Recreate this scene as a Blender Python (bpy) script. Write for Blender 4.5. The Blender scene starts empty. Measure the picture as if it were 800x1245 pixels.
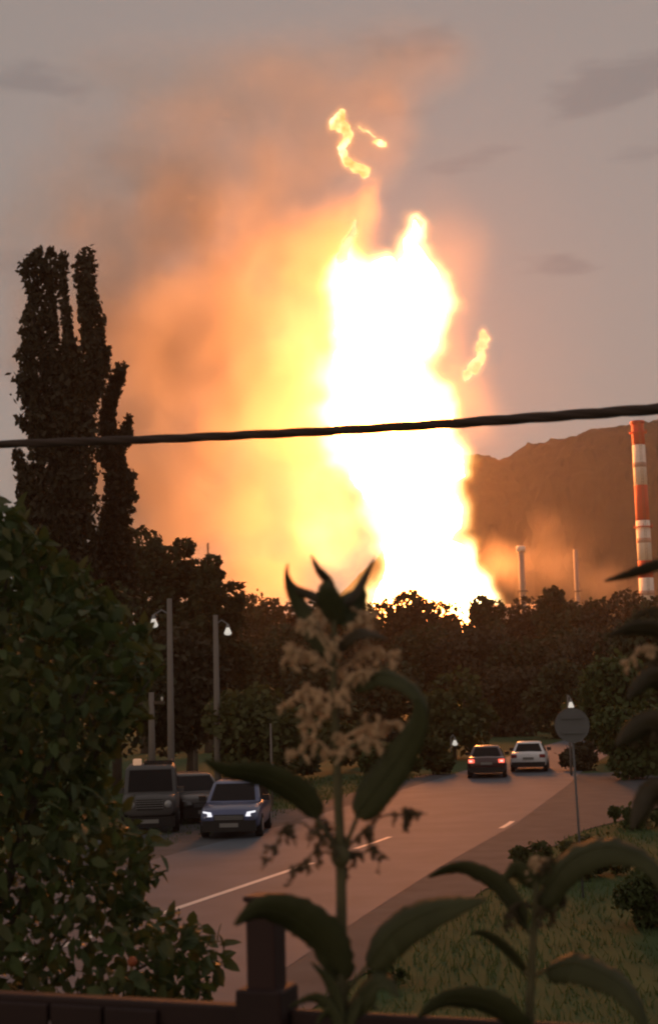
import bpy, bmesh, math, random
import numpy as np
from mathutils import Vector, Matrix, noise as mnoise
R = math.radians
sc = bpy.context.scene
C = sc.collection

# ------------------------------------------------------------------ camera
F_PX, W_PX, H_PX = 1710.0, 800.0, 1245.0       # focal length in photo pixels
CAM_H = 3.8
PITCH, ROLL = math.atan(227.5 / F_PX), R(1.5)
_f = Vector((0, math.cos(PITCH), math.sin(PITCH)))
_u0 = Vector((0, -math.sin(PITCH), math.cos(PITCH)))
_r0 = Vector((1, 0, 0))
_r = _r0 * math.cos(ROLL) - _u0 * math.sin(ROLL)
_u = _u0 * math.cos(ROLL) + _r0 * math.sin(ROLL)
CAM = Vector((0, 0, CAM_H))
cam_data = bpy.data.cameras.new('camera')
cam = bpy.data.objects.new('camera', cam_data)
C.objects.link(cam)
cam.matrix_world = Matrix(((_r.x, _u.x, -_f.x, CAM.x), (_r.y, _u.y, -_f.y, CAM.y), (_r.z, _u.z, -_f.z, CAM.z), (0, 0, 0, 1)))
cam_data.sensor_fit = 'HORIZONTAL'
cam_data.sensor_width = 36.0
cam_data.lens = F_PX / W_PX * 36.0
cam_data.clip_start = 0.05
cam_data.clip_end = 8000
cam_data.dof.use_dof = True
cam_data.dof.focus_distance = 30.0
cam_data.dof.aperture_fstop = 9.5
sc.camera = cam

def at(px, py, y):
    """point on the sight line of a photo pixel at world distance y"""
    d = _f + _r * ((px - 400.0) / F_PX) + _u * ((622.5 - py) / F_PX)
    return CAM + d * (y / d.y)

def on_ground(px, py, z=0.0):
    d = _f + _r * ((px - 400.0) / F_PX) + _u * ((622.5 - py) / F_PX)
    return CAM + d * ((z - CAM_H) / d.z)

# ------------------------------------------------------------------ world, sun, exposure
SUN_EL, SUN_AZ = 4.0, 215.0
world = bpy.data.worlds.new('World')
sc.world = world
world.use_nodes = True
nt = world.node_tree
nt.nodes.clear()
N = nt.nodes.new
L = nt.links.new
out = N('ShaderNodeOutputWorld')
bg = N('ShaderNodeBackground')
bg.inputs['Strength'].default_value = 0.1
sky = N('ShaderNodeTexSky')
sky.sky_type = 'NISHITA'
sky.sun_disc = False
sky.sun_elevation = R(SUN_EL)
sky.sun_rotation = R(SUN_AZ)
sky.dust_density = 1.5
sky.air_density = 1.0
# thin dusk overcast over the clear sky
tc = N('ShaderNodeTexCoord')
n1 = N('ShaderNodeTexNoise'); n1.inputs['Scale'].default_value = 3.0; n1.inputs['Detail'].default_value = 4
L(tc.outputs['Generated'], n1.inputs['Vector'])
over = N('ShaderNodeMix'); over.data_type = 'RGBA'
over.inputs['A'].default_value = (3.95, 3.30, 2.95, 1)
over.inputs['B'].default_value = (3.35, 2.95, 2.75, 1)
L(n1.outputs['Fac'], over.inputs['Factor'])
mix = N('ShaderNodeMix'); mix.data_type = 'RGBA'
mix.inputs['Factor'].default_value = 0.80
L(sky.outputs['Color'], mix.inputs['A']); L(over.outputs['Result'], mix.inputs['B'])
# streaky darker clouds, low-contrast, all round the sky
mp = N('ShaderNodeMapping'); mp.inputs['Scale'].default_value = (5.0, 5.0, 19.0)
mp.inputs['Location'].default_value = (2.0, 1.0, -0.9)
L(tc.outputs['Generated'], mp.inputs['Vector'])
n2 = N('ShaderNodeTexNoise'); n2.inputs['Scale'].default_value = 1.5; n2.inputs['Detail'].default_value = 6
L(mp.outputs['Vector'], n2.inputs['Vector'])
rp = N('ShaderNodeMapRange'); rp.interpolation_type = 'SMOOTHSTEP'
rp.inputs['From Min'].default_value = 0.56; rp.inputs['From Max'].default_value = 0.68
rp.inputs['To Min'].default_value = 0.0; rp.inputs['To Max'].default_value = 0.55
L(n2.outputs['Fac'], rp.inputs['Value'])
cl = N('ShaderNodeMix'); cl.data_type = 'RGBA'; cl.blend_type = 'MIX'
cl.inputs['B'].default_value = (2.0, 1.85, 1.85, 1)
L(rp.outputs['Result'], cl.inputs['Factor']); L(mix.outputs['Result'], cl.inputs['A'])
L(cl.outputs['Result'], bg.inputs['Color'])
L(bg.outputs['Background'], out.inputs['Surface'])

sun_data = bpy.data.lights.new('sun', 'SUN')
sun_data.energy = 0.12
sun_data.angle = R(10)
sun_data.color = (1.0, 0.85, 0.7)
sun = bpy.data.objects.new('sun', sun_data)
C.objects.link(sun)
sd = Vector((math.sin(R(SUN_AZ)) * math.cos(R(SUN_EL)), math.cos(R(SUN_AZ)) * math.cos(R(SUN_EL)), math.sin(R(SUN_EL))))
sun.rotation_euler = sd.to_track_quat('Z', 'Y').to_euler()
sun.location = (60, -60, 120)

sc.view_settings.view_transform = 'Standard'
sc.view_settings.look = 'None'
sc.view_settings.exposure = 0.0
sc.view_settings.gamma = 1.0
sc.cycles.use_denoising = True
sc.cycles.volume_bounces = 2
sc.cycles.max_bounces = 6
sc.cycles.diffuse_bounces = 2
sc.cycles.glossy_bounces = 2
sc.cycles.transparent_max_bounces = 8
sc.cycles.sample_clamp_indirect = 4.0
sc.cycles.volume_step_rate = 1.0
sc.cycles.volume_max_steps = 256
sc.render.filter_size = 2.2
sc.cycles.filter_width = 2.2

# ------------------------------------------------------------------ helpers
def mat(name, col, rough=0.8, metal=0.0, var=0.25, scale=8.0, bump=0.0, spec=0.3, emit=None, estr=0.0, detail=4.0, coat=0.0):
    m = bpy.data.materials.new(name)
    m.use_nodes = True
    t = m.node_tree
    b = t.nodes['Principled BSDF']
    b.inputs['Roughness'].default_value = rough
    b.inputs['Metallic'].default_value = metal
    b.inputs['Specular IOR Level'].default_value = spec
    b.inputs['Coat Weight'].default_value = coat
    c = t.nodes.new('ShaderNodeTexCoord')
    n = t.nodes.new('ShaderNodeTexNoise')
    n.inputs['Scale'].default_value = scale; n.inputs['Detail'].default_value = detail
    t.links.new(c.outputs['Object'], n.inputs['Vector'])
    mx = t.nodes.new('ShaderNodeMix'); mx.data_type = 'RGBA'
    mx.inputs['A'].default_value = tuple(max(0, x * (1 - var)) for x in col) + (1,)
    mx.inputs['B'].default_value = tuple(x * (1 + var) for x in col) + (1,)
    t.links.new(n.outputs['Fac'], mx.inputs['Factor'])
    t.links.new(mx.outputs['Result'], b.inputs['Base Color'])
    if bump:
        bp = t.nodes.new('ShaderNodeBump'); bp.inputs['Strength'].default_value = bump
        t.links.new(n.outputs['Fac'], bp.inputs['Height'])
        t.links.new(bp.outputs['Normal'], b.inputs['Normal'])
    if emit:
        b.inputs['Emission Color'].default_value = tuple(emit) + (1,)
        b.inputs['Emission Strength'].default_value = estr
    return m

def leafmat(name, col, var=0.4, rough=0.6, trans=0.25, scale=1.5, spec=0.3):
    """leaf: diffuse + a little light coming through"""
    m = mat(name, col, rough, 0, var, scale, 0, spec)
    t = m.node_tree
    b = t.nodes['Principled BSDF']
    o = t.nodes['Material Output']
    tr = t.nodes.new('ShaderNodeBsdfTranslucent')
    tr.inputs['Color'].default_value = (col[0] * 1.3, col[1] * 1.3, col[2], 1)
    ms = t.nodes.new('ShaderNodeMixShader'); ms.inputs[0].default_value = trans
    t.links.new(b.outputs[0], ms.inputs[1]); t.links.new(tr.outputs[0], ms.inputs[2])
    t.links.new(ms.outputs[0], o.inputs['Surface'])
    return m

def emat(name, stops, strength, scale=0.1, detail=3.0):
    """glowing gas: colour wanders between stops with 3-D noise"""
    m = bpy.data.materials.new(name); m.use_nodes = True
    t = m.node_tree; t.nodes.clear()
    o = t.nodes.new('ShaderNodeOutputMaterial'); e = t.nodes.new('ShaderNodeEmission')
    c = t.nodes.new('ShaderNodeTexCoord'); n = t.nodes.new('ShaderNodeTexNoise')
    n.inputs['Scale'].default_value = scale; n.inputs['Detail'].default_value = detail
    r = t.nodes.new('ShaderNodeValToRGB')
    els = r.color_ramp.elements
    els[0].position, els[0].color = stops[0][0], tuple(stops[0][1]) + (1,)
    els[1].position, els[1].color = stops[-1][0], tuple(stops[-1][1]) + (1,)
    for p, col in stops[1:-1]:
        x = els.new(p); x.color = tuple(col) + (1,)
    t.links.new(c.outputs['Object'], n.inputs['Vector']); t.links.new(n.outputs['Fac'], r.inputs['Fac'])
    t.links.new(r.outputs['Color'], e.inputs['Color'])
    e.inputs['Strength'].default_value = strength
    t.links.new(e.outputs[0], o.inputs['Surface'])
    return m

def link(o, parent=None):
    C.objects.link(o)
    if parent: o.parent = parent
    return o

def tag(o, label=None, cat=None, group=None, kind=None):
    if label: o['label'] = label
    if cat: o['category'] = cat
    if group: o['group'] = group
    if kind: o['kind'] = kind
    return o

def thing(name, label, cat, loc=(0, 0, 0), rotz=0.0, group=None):
    o = bpy.data.objects.new(name, None)
    o.empty_display_size = 0.3
    o.location = loc; o.rotation_euler = (0, 0, rotz)
    link(o)
    return tag(o, label, cat, group)

def mesh(name, v, f, m=None, parent=None, smooth=False, off=None):
    me = bpy.data.meshes.new(name)
    if off is not None:
        v = [(p[0] - off[0], p[1] - off[1], p[2] - off[2]) for p in v]
    me.from_pydata([tuple(p) for p in v], [], f)
    if smooth:
        me.polygons.foreach_set('use_smooth', [True] * len(me.polygons))
    me.update()
    if m: me.materials.append(m)
    return link(bpy.data.objects.new(name, me), parent)

def quads(name, V, m, parent=None, k=4):
    """V: (n, k, 3) float array of separate small faces"""
    n = len(V)
    me = bpy.data.meshes.new(name)
    me.vertices.add(n * k); me.vertices.foreach_set('co', np.asarray(V, dtype=np.float32).ravel())
    me.loops.add(n * k); me.loops.foreach_set('vertex_index', np.arange(n * k, dtype=np.int32))
    me.polygons.add(n); me.polygons.foreach_set('loop_start', np.arange(0, n * k, k, dtype=np.int32))
    me.update(calc_edges=True)
    me.materials.append(m)
    return link(bpy.data.objects.new(name, me), parent)

def tube_geo(path, rad, seg=8, cap=True):
    """returns verts, faces of a tube along 3-D path; rad number or list"""
    P = [Vector(p) for p in path]
    n = len(P)
    if not hasattr(rad, '__len__'): rad = [rad] * n
    v, f = [], []
    prev = None
    for i in range(n):
        t = (P[min(i + 1, n - 1)] - P[max(i - 1, 0)]).normalized()
        a = prev if prev is not None else (Vector((1, 0, 0)) if abs(t.x) < 0.8 else Vector((0, 1, 0)))
        a = (a - t * a.dot(t)).normalized(); prev = a
        b = t.cross(a)
        for k in range(seg):
            w = 2 * math.pi * k / seg
            v.append(P[i] + (a * math.cos(w) + b * math.sin(w)) * rad[i])
    for i in range(n - 1):
        for k in range(seg):
            k2 = (k + 1) % seg
            f.append((i * seg + k, i * seg + k2, (i + 1) * seg + k2, (i + 1) * seg + k))
    if cap:
        f.append(tuple(range(seg - 1, -1, -1))); f.append(tuple(range((n - 1) * seg, n * seg)))
    return v, f

def join(geos):
    V, Fc = [], []
    for v, f in geos:
        o = len(V); V += list(v); Fc += [tuple(i + o for i in q) for q in f]
    return V, Fc

def box_geo(x0, x1, y0, y1, z0, z1):
    v = [(x0, y0, z0), (x1, y0, z0), (x1, y1, z0), (x0, y1, z0), (x0, y0, z1), (x1, y0, z1), (x1, y1, z1), (x0, y1, z1)]
    return v, [(0, 3, 2, 1), (4, 5, 6, 7), (0, 1, 5, 4), (1, 2, 6, 5), (2, 3, 7, 6), (3, 0, 4, 7)]

def bevelled(o, w=0.02, seg=2):
    b = o.modifiers.new('bevel', 'BEVEL'); b.width = w; b.segments = seg; b.limit_method = 'ANGLE'
    return o

def lathe_geo(prof, seg=24, c=(0, 0)):
    """prof: list of (radius, z)"""
    v, f = [], []
    for r, z in prof:
        for k in range(seg):
            a = 2 * math.pi * k / seg
            v.append((c[0] + r * math.cos(a), c[1] + r * math.sin(a), z))
    for i in range(len(prof) - 1):
        for k in range(seg):
            k2 = (k + 1) % seg
            f.append((i * seg + k, i * seg + k2, (i + 1) * seg + k2, (i + 1) * seg + k))
    f.append(tuple(range(seg - 1, -1, -1))); f.append(tuple(range((len(prof) - 1) * seg, len(prof) * seg)))
    return v, f

def smoothstep(a, b, x):
    t = min(1, max(0, (x - a) / (b - a)))
    return t * t * (3 - 2 * t)

def interp(pts, y):
    """piecewise linear: pts [(y, x), ...] sorted by y"""
    return float(np.interp(y, [p[0] for p in pts], [p[1] for p in pts]))
# ------------------------------------------------------------------ ground, road, hill
GARDEN = 2.2
def ground_z(x, y):
    return GARDEN * (1 - smoothstep(5.2, 11.5, y))

ys = list(np.arange(-40, 16, 0.8)) + list(np.arange(16, 80, 3)) + [90, 110, 140, 180, 240, 320, 420, 560, 760, 1000, 1400, 2000, 2900]
xs = sorted(set([-2400, -1600, -1000, -600, -350, -200, -120, -80, -50] + list(np.arange(-36, 37, 4)) + [50, 80, 120, 200, 350, 600, 1000, 1600, 2400]))
gv = [(x, y, ground_z(x, y) + (0.008 * mnoise.noise((x * .15, y * .15, 0)) - 0.012 if y > 11 else 0)) for y in ys for x in xs]
nx = len(xs)
gf = [(j * nx + i, j * nx + i + 1, (j + 1) * nx + i + 1, (j + 1) * nx + i) for j in range(len(ys) - 1) for i in range(nx - 1)]
m_grass = mat('grass_ground', (0.060, 0.088, 0.036), 0.95, 0, 0.5, 0.9, 0.3, 0.1, detail=8)
ground = tag(mesh('ground', gv, gf, m_grass, None, True), kind='structure')

# road: centre line and half widths, sampled from the photo
ROAD_L = [(8, -13.5), (14, -10.8), (18, -9.6), (25, -7.3), (36, -4.3), (44, -1.6), (60, 3.0), (67, 5.0), (75, 7.2), (95, 12.6), (120, 20), (160, 33)]
ROAD_R = [(8, -4.6), (14, -2.6), (18, -1.5), (26.4, 0.7), (33, 2.5), (42, 5.2), (60, 9.8), (67, 11.4), (75, 13.4), (95, 19), (120, 27), (160, 40)]
def strip(name, lf, rf, y0, y1, step, z, m, nacross=4):
    v, f = [], []
    yy = np.arange(y0, y1 + 1e-6, step)
    for y in yy:
        a, b = lf(y), rf(y)
        for k in range(nacross + 1):
            v.append((a + (b - a) * k / nacross, y, z))
    w = nacross + 1
    for j in range(len(yy) - 1):
        for k in range(nacross):
            f.append((j * w + k, j * w + k + 1, (j + 1) * w + k + 1, (j + 1) * w + k))
    return tag(mesh(name, v, f, m), kind='structure')
rl = lambda y: interp(ROAD_L, y)
rr = lambda y: interp(ROAD_R, y)
m_road = mat('asphalt', (0.094, 0.110, 0.136), 0.76, 0, 0.35, 0.6, 0.06, 0.35, detail=9)
m_shoulder = mat('worn_shoulder', (0.080, 0.082, 0.088), 0.85, 0, 0.4, 1.2, 0.25, 0.2, detail=9)
m_paint = mat('road_paint', (0.62, 0.60, 0.57), 0.6, 0, 0.25, 3.0, 0, 0.3, detail=8)
strip('road', rl, rr, 11.6, 160, 1.4, 0.012, m_road)
# right-hand shoulder widening into a side apron
SH_R = [(8, -3.4), (18, -0.4), (26, 2.2), (33, 4.2), (40, 6.9), (46, 10.5), (50, 16), (54, 22), (60, 22), (64, 17), (70, 13.6)]
strip('road_shoulder', lambda y: rr(y) - 0.15, lambda y: interp(SH_R, y) + 0.15 * mnoise.noise((0, y * 0.7, 3)), 11.6, 68, 0.7, 0.006, m_shoulder)
strip('left_shoulder', lambda y: rl(y) - 1.4 - 1.2 * abs(mnoise.noise((4, y * .2, 1))) - (3.0 if 28 < y < 50 else 0), lambda y: rl(y) + 0.15, 14, 70, 0.7, 0.007, m_shoulder)
cl_x = lambda y: rl(y) + (rr(y) - rl(y)) * (0.5 if y < 30 else 0.5)
CENTRE = [(14, -8.0), (18, -6.3), (25.5, -3.5), (31.7, -1.3), (38, 1.0), (44, 3.0), (60, 6.8), (80, 12.0)]
cx = lambda y: interp(CENTRE, y)
strip('centre_line', lambda y: cx(y) - 0.09, lambda y: cx(y) + 0.09, 14, 33.6, 0.7, 0.016, m_paint, 1)
for y0 in (36.5,):
    strip('centre_dash', lambda y: cx(y) - 0.07, lambda y: cx(y) + 0.07, y0, y0 + 2.8, 0.7, 0.016, m_paint, 1)
for y0 in (41.0,):
    strip('edge_dash', lambda y: rr(y) - 0.30, lambda y: rr(y) - 0.14, y0, y0 + 2.1, 0.7, 0.016, m_paint, 1)

# wooded hill
RIDGE = [(-900, 800), (-300, 780), (100, 770), (300, 765), (400, 740), (500, 640), (560, 556), (577, 556), (590, 559), (605, 565), (614, 562), (635, 547), (674, 538), (710, 530), (752, 523), (800, 516), (900, 512), (1100, 520), (1500, 560), (2200, 680)]
HY = 1500.0
hv, hf = [], []
cols = np.arange(-900, 2201, 6)
rows = 40
for j in range(rows + 1):
    t = j / rows
    for px in cols:
        top = at(px, interp([(a, b) for a, b in RIDGE], px), HY)
        base = at(px, 846, HY)
        y = HY - 420 + 420 * t
        s = math.sin(t * math.pi / 2) ** 1.3
        x = top.x * (1 - 0.0) 
        h = max(6, top.z) * s
        h += (4.5 * mnoise.noise((x * 0.05, y * 0.05, h * .02)) + 5.0 * mnoise.noise((x * .16, y * .16, 2))+ 16 * mnoise.noise((x * .011, y * .011, 5)) * (1 - t)) * (0.25 + 0.75 * min(1, s * 1.5))
        hv.append((x + 3 * mnoise.noise((x * .1, y * .1, 9)), y, max(-0.5, h)))
w = len(cols)
for j in range(rows):
    for i in range(w - 1):
        hf.append((j * w + i, j * w + i + 1, (j + 1) * w + i + 1, (j + 1) * w + i))
# back slope
b0 = len(hv)
for px in cols:
    top = at(px, 846, HY)
    hv.append((top.x, HY + 500, -0.5))
for i in range(w - 1):
    hf.append((rows * w + i, rows * w + i + 1, b0 + i + 1, b0 + i))
m_hill = mat('hill_forest', (0.045, 0.040, 0.022), 0.95, 0, 0.55, 0.045, 0, 0.05, detail=8)
tag(mesh('hill', hv, hf, m_hill, None, False), kind='structure')

# ------------------------------------------------------------------ the fire
FY = 600.0
def ring_body(left, right, step=2.5, seg=28, depth=0.8, y=FY, seed=0, jit=0.02, pinch_top=True, pinch_bot=False):
    """closed flame volume from left and right outlines, rows of round sections"""
    y0, y1 = max(left[0][0], right[0][0]), min(left[-1][0], right[-1][0])
    n = max(2, int((y1 - y0) / step))
    v, f = [], []
    for i in range(n + 1):
        py = y0 + (y1 - y0) * i / n
        a, b = interp(left, py), interp(right, py)
        pl, pr = at(a, py, y), at(b, py, y)
        c = (pl + pr) / 2; hw = (pr - pl).length / 2
        for k in range(seg):
            w = 2 * math.pi * k / seg
            ns = 1 + jit * mnoise.noise((math.cos(w) * 2 + seed, math.sin(w) * 2, py * 0.05)) * 2 + jit * 2.2 * mnoise.noise((math.cos(w) * 4, math.sin(w) * 4 + seed, py * 0.11)) + jit * 1.4 * mnoise.noise((math.cos(w) * 8, math.sin(w) * 8 + seed, py * 0.3))
            v.append(c + (pr - pl).normalized() * (hw * math.cos(w) * ns) + Vector((0, 1, 0)) * (hw * depth * math.sin(w) * ns))
    for i in range(n):
        for k in range(seg):
            k2 = (k + 1) % seg
            f.append((i * seg + k, (i + 1) * seg + k, (i + 1) * seg + k2, i * seg + k2))
    f.append(tuple(range(seg))); f.append(tuple(range((n + 1) * seg - 1, n * seg - 1, -1)))
    return v, f

fire_l = [(318, 436), (324, 412), (340, 405), (362, 409), (400, 404), (430, 410), (471, 402), (490, 399), (527, 406), (569, 424), (602, 440), (640, 458), (685, 472), (712, 466), (730, 455), (748, 456), (778, 460)]
fire_r = [(316, 432), (324, 446), (331, 480), (346, 532), (374, 545), (400, 533), (422, 520), (434, 509), (460, 520), (479, 538), (509, 555), (526, 542), (539, 551), (561, 560), (576, 563), (584, 553), (610, 557), (636, 559), (659, 547), (670, 561), (690, 565), (748, 578), (778, 578)]
peak_l = [(270, 503), (276, 499), (290, 489), (299, 487), (330, 480), (370, 470), (430, 470)]
peak_r = [(270, 505), (276, 509), (290, 507), (299, 508), (310, 516), (321, 525), (344, 536), (360, 545), (374, 549), (386, 545), (400, 536), (422, 529), (430, 520)]
lobe_l = [(317, 462), (319, 455), (330, 445), (360, 440)]
lobe_r = [(317, 472), (319, 477), (330, 482), (360, 484)]
base_l = [(690, 575), (700, 560), (748, 540), (775, 540)]
base_r = [(690, 590), (694, 597), (706, 606), (722, 608), (748, 608), (775, 606)]
m_core = emat('fire_core', [(0.3, (1.0, 0.26, 0.055)), (0.7, (1.0, 0.29, 0.06))], 57.0, 0.03)
fire = thing('fire_column', 'towering white-hot column of fire rising behind the treeline', 'fire', at(500, 748, FY))
fo = fire.location.copy()
core_v, core_f = join([ring_body(fire_l, fire_r, seed=1), ring_body(peak_l, peak_r, seed=5, depth=.7, y=FY - 4), ring_body(lobe_l, lobe_r, seed=6, depth=.7, y=FY - 3)])
core_v = [p + Vector((mnoise.noise(p * .07), mnoise.noise(p * .07 + Vector((5, 0, 0))), mnoise.noise(p * .07 + Vector((0, 5, 0))))) * 3.2 + Vector((mnoise.noise(p * .22), 0, mnoise.noise(p * .22 + Vector((3, 0, 0))))) * 1.4 for p in core_v]
core = mesh('flame_core', core_v, core_f, m_core, fire, True, fo)
m_base = emat('fire_base', [(0.36, (1.0, 0.55, 0.13)), (0.5, (1.5, 1.0, 0.36)), (0.62, (3, 2.3, 1.1))], 1.0, 0.06)

m_wisp = emat('flame_wisp', [(0.35, (1.1, 0.55, 0.14)), (0.5, (1.5, 0.95, 0.34)), (0.62, (2.2, 1.6, 0.75))], 1.0, 0.12)
m_wisp2 = emat('flame_wisp_pale', [(0.35, (1.1, 0.62, 0.25)), (0.5, (1.3, 0.8, 0.34)), (0.65, (1.7, 1.1, 0.5))], 1.0, 0.15)
def wisp(label, path, m, y=FY, name='flame_wisp'):
    """torn-off lick of burning gas: lumpy tube along (px, py, radius px)"""
    P, rad = [], []
    for i in range(len(path) - 1):
        for k in range(6):
            t = k / 6
            q = [a + (b - a) * t for a, b in zip(path[i], path[i + 1])]
            j = i * 6 + k
            P.append(at(q[0] + 1.5 * mnoise.noise((j * .5, 1, q[0])), q[1] + 1.2 * mnoise.noise((j * .5, 7, q[0])), y))
            rad.append(max(0.1, q[2] * 1.05 * (1 + .45 * mnoise.noise((j * .55, 3, q[1])))) * y / F_PX)
    P.append(at(path[-1][0], path[-1][1], y)); rad.append(0.05)
    v, f = tube_geo(P, rad, 10)
    c = sum((Vector(p) for p in P), Vector()) / len(P)
    for i, p in enumerate(v):
        v[i] = p + Vector((mnoise.noise(p * .35), mnoise.noise(p * .35 + Vector((9, 0, 0))), mnoise.noise(p * .35 + Vector((0, 9, 0))))) * 0.7
    o = mesh(name, v, f, m, None, True, c)
    o.location = c
    return tag(o, label, 'flame', 'flame wisps torn off above the fire')
wisp('bright S-shaped flame wisp torn off high above the column, under the open sky', [(416, 132, 3), (413, 142, 7), (405, 152, 6), (416, 152, 7), (424, 165, 6), (415, 180, 4.5), (420, 193, 5.5), (433, 204, 6), (446, 206, 6), (441, 216, 3)], m_wisp)
wisp('small bright flame scrap right of the S-shaped wisp', [(453, 172, 1), (459, 172, 3.5), (464, 174, 4.5), (470, 175, 2)], m_wisp)
wisp('thin faint flame scrap between the S-shaped wisp and the small bright scrap', [(436, 154, 1.5), (444, 158, 1.6), (452, 163, 1.8), (458, 166, 1)], m_wisp2)
wisp('tall pale flame wisp drifting off the right side of the column above the cable', [(586, 402, 3), (589, 412, 6), (583, 425, 6), (586, 434, 5.5), (575, 448, 7), (566, 457, 5), (562, 460, 2)], m_wisp2)
wisp('slim orange flame wisp curling up from the left shoulder of the column', [(432, 268, 2), (430, 280, 4), (424, 292, 5), (418, 308, 6), (414, 322, 6)], m_wisp2)
wisp('pink flame tongue flickering on the tip of the column peak', [(503, 264, 2.5), (510, 272, 4), (505, 280, 5), (500, 290, 5)], m_wisp2, FY - 3)

# ------------------------------------------------------------------ volumes (smoke, glow of burning gas)
def vol_mat(name, scatter, dens, emis=None, estr=0.0, aniso=0.0, absorb=(0, 0, 0)):
    m = bpy.data.materials.new(name); m.use_nodes = True
    t = m.node_tree; t.nodes.clear()
    o = t.nodes.new('ShaderNodeOutputMaterial'); p = t.nodes.new('ShaderNodeVolumePrincipled')
    p.inputs['Color'].default_value = tuple(scatter) + (1,)
    p.inputs['Density'].default_value = dens
    p.inputs['Anisotropy'].default_value = aniso
    p.inputs['Absorption Color'].default_value = tuple(absorb) + (1,)
    if emis:
        a = t.nodes.new('ShaderNodeAttribute'); a.attribute_name = 'density'
        mt = t.nodes.new('ShaderNodeMath'); mt.operation = 'MULTIPLY'; mt.inputs[1].default_value = estr
        t.links.new(a.outputs['Fac'], mt.inputs[0]); t.links.new(mt.outputs[0], p.inputs['Emission Strength'])
        p.inputs['Emission Color'].default_value = tuple(emis) + (1,)
    t.links.new(p.outputs[0], o.inputs['Volume'])
    return m

class GN:
    """tiny builder of a geometry-node tree that fills a voxel grid with a density field"""
    def __init__(s, name):
        s.g = bpy.data.node_groups.new(name, 'GeometryNodeTree')
        s.g.interface.new_socket('Geometry', in_out='OUTPUT', socket_type='NodeSocketGeometry')
        s.pos = s.n('GeometryNodeInputPosition').outputs[0]
    def n(s, t, **kw):
        x = s.g.nodes.new(t)
        for k, v in kw.items(): setattr(x, k, v)
        return x
    def put(s, a, sock):
        if isinstance(a, bpy.types.NodeSocket): s.g.links.new(a, sock)
        else: sock.default_value = a
    def math(s, op, a, b=0.0, c=None, clamp=False):
        x = s.n('ShaderNodeMath', operation=op, use_clamp=clamp)
        s.put(a, x.inputs[0]); s.put(b, x.inputs[1])
        if c is not None: s.put(c, x.inputs[2])
        return x.outputs[0]
    def vec(s, op, a, b=(0, 0, 0), scale=None):
        x = s.n('ShaderNodeVectorMath', operation=op)
        s.put(a, x.inputs[0])
        if scale is not None: s.put(scale, x.inputs['Scale'])
        else: s.put(b, x.inputs[1])
        return x.outputs['Value'] if op in ('LENGTH', 'DISTANCE', 'DOT_PRODUCT') else x.outputs[0]
    def noise(s, v, scale, detail=3, rough=.55, col=False):
        x = s.n('ShaderNodeTexNoise')
        s.put(v, x.inputs['Vector']); s.put(scale, x.inputs['Scale']); s.put(detail, x.inputs['Detail']); s.put(rough, x.inputs['Roughness'])
        return x.outputs['Color'] if col else x.outputs[0]
    def ss(s, v, a, b, lo=0.0, hi=1.0):
        x = s.n('ShaderNodeMapRange', interpolation_type='SMOOTHSTEP')
        s.put(v, x.inputs[0])
        for i, q in enumerate((a, b, lo, hi)): x.inputs[1 + i].default_value = q
        return x.outputs[0]
    def finish(s, dens, lo, hi, voxel, m, name):
        c = s.n('GeometryNodeVolumeCube')
        s.put(dens, c.inputs['Density'])
        c.inputs['Min'].default_value = lo; c.inputs['Max'].default_value = hi
        for ax, i in zip('XYZ', range(3)):
            c.inputs['Resolution ' + ax].default_value = max(4, int((hi[i] - lo[i]) / voxel))
        sm = s.n('GeometryNodeSetMaterial'); sm.inputs['Material'].default_value = m
        s.g.links.new(c.outputs[0], sm.inputs[0])
        go = s.n('NodeGroupOutput'); s.g.links.new(sm.outputs[0], go.inputs[0])
        d = bpy.data.volumes.new(name); d.materials.append(m)
        o = bpy.data.objects.new(name, d); C.objects.link(o)
        md = o.modifiers.new('fill', 'NODES'); md.node_group = s.g
        return o

def puff_field(g, puffs, warp, wscale, y0=FY):
    """soft union of puffs (px, py, rx, ry px, dy m, density): sum of smooth bumps at a noise-warped position"""
    nz = g.noise(g.pos, wscale, 4, .6, col=True)
    p = g.vec('ADD', g.pos, g.vec('SCALE', g.vec('SUBTRACT', nz, (.5, .5, .5)), scale=warp))
    tot = None
    for (px, py, rx, ry, dy, d) in puffs:
        y = y0 + dy
        c = at(px, py, y); k = y / F_PX
        q = g.vec('DIVIDE', g.vec('SUBTRACT', p, tuple(c)), (rx * k, (rx + ry) / 2 * k * 0.9, ry * k))
        b = g.ss(g.vec('LENGTH', q), 1.15, 0.25, 0.0, d)
        tot = b if tot is None else g.math('ADD', tot, b)
    return tot, p

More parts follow.
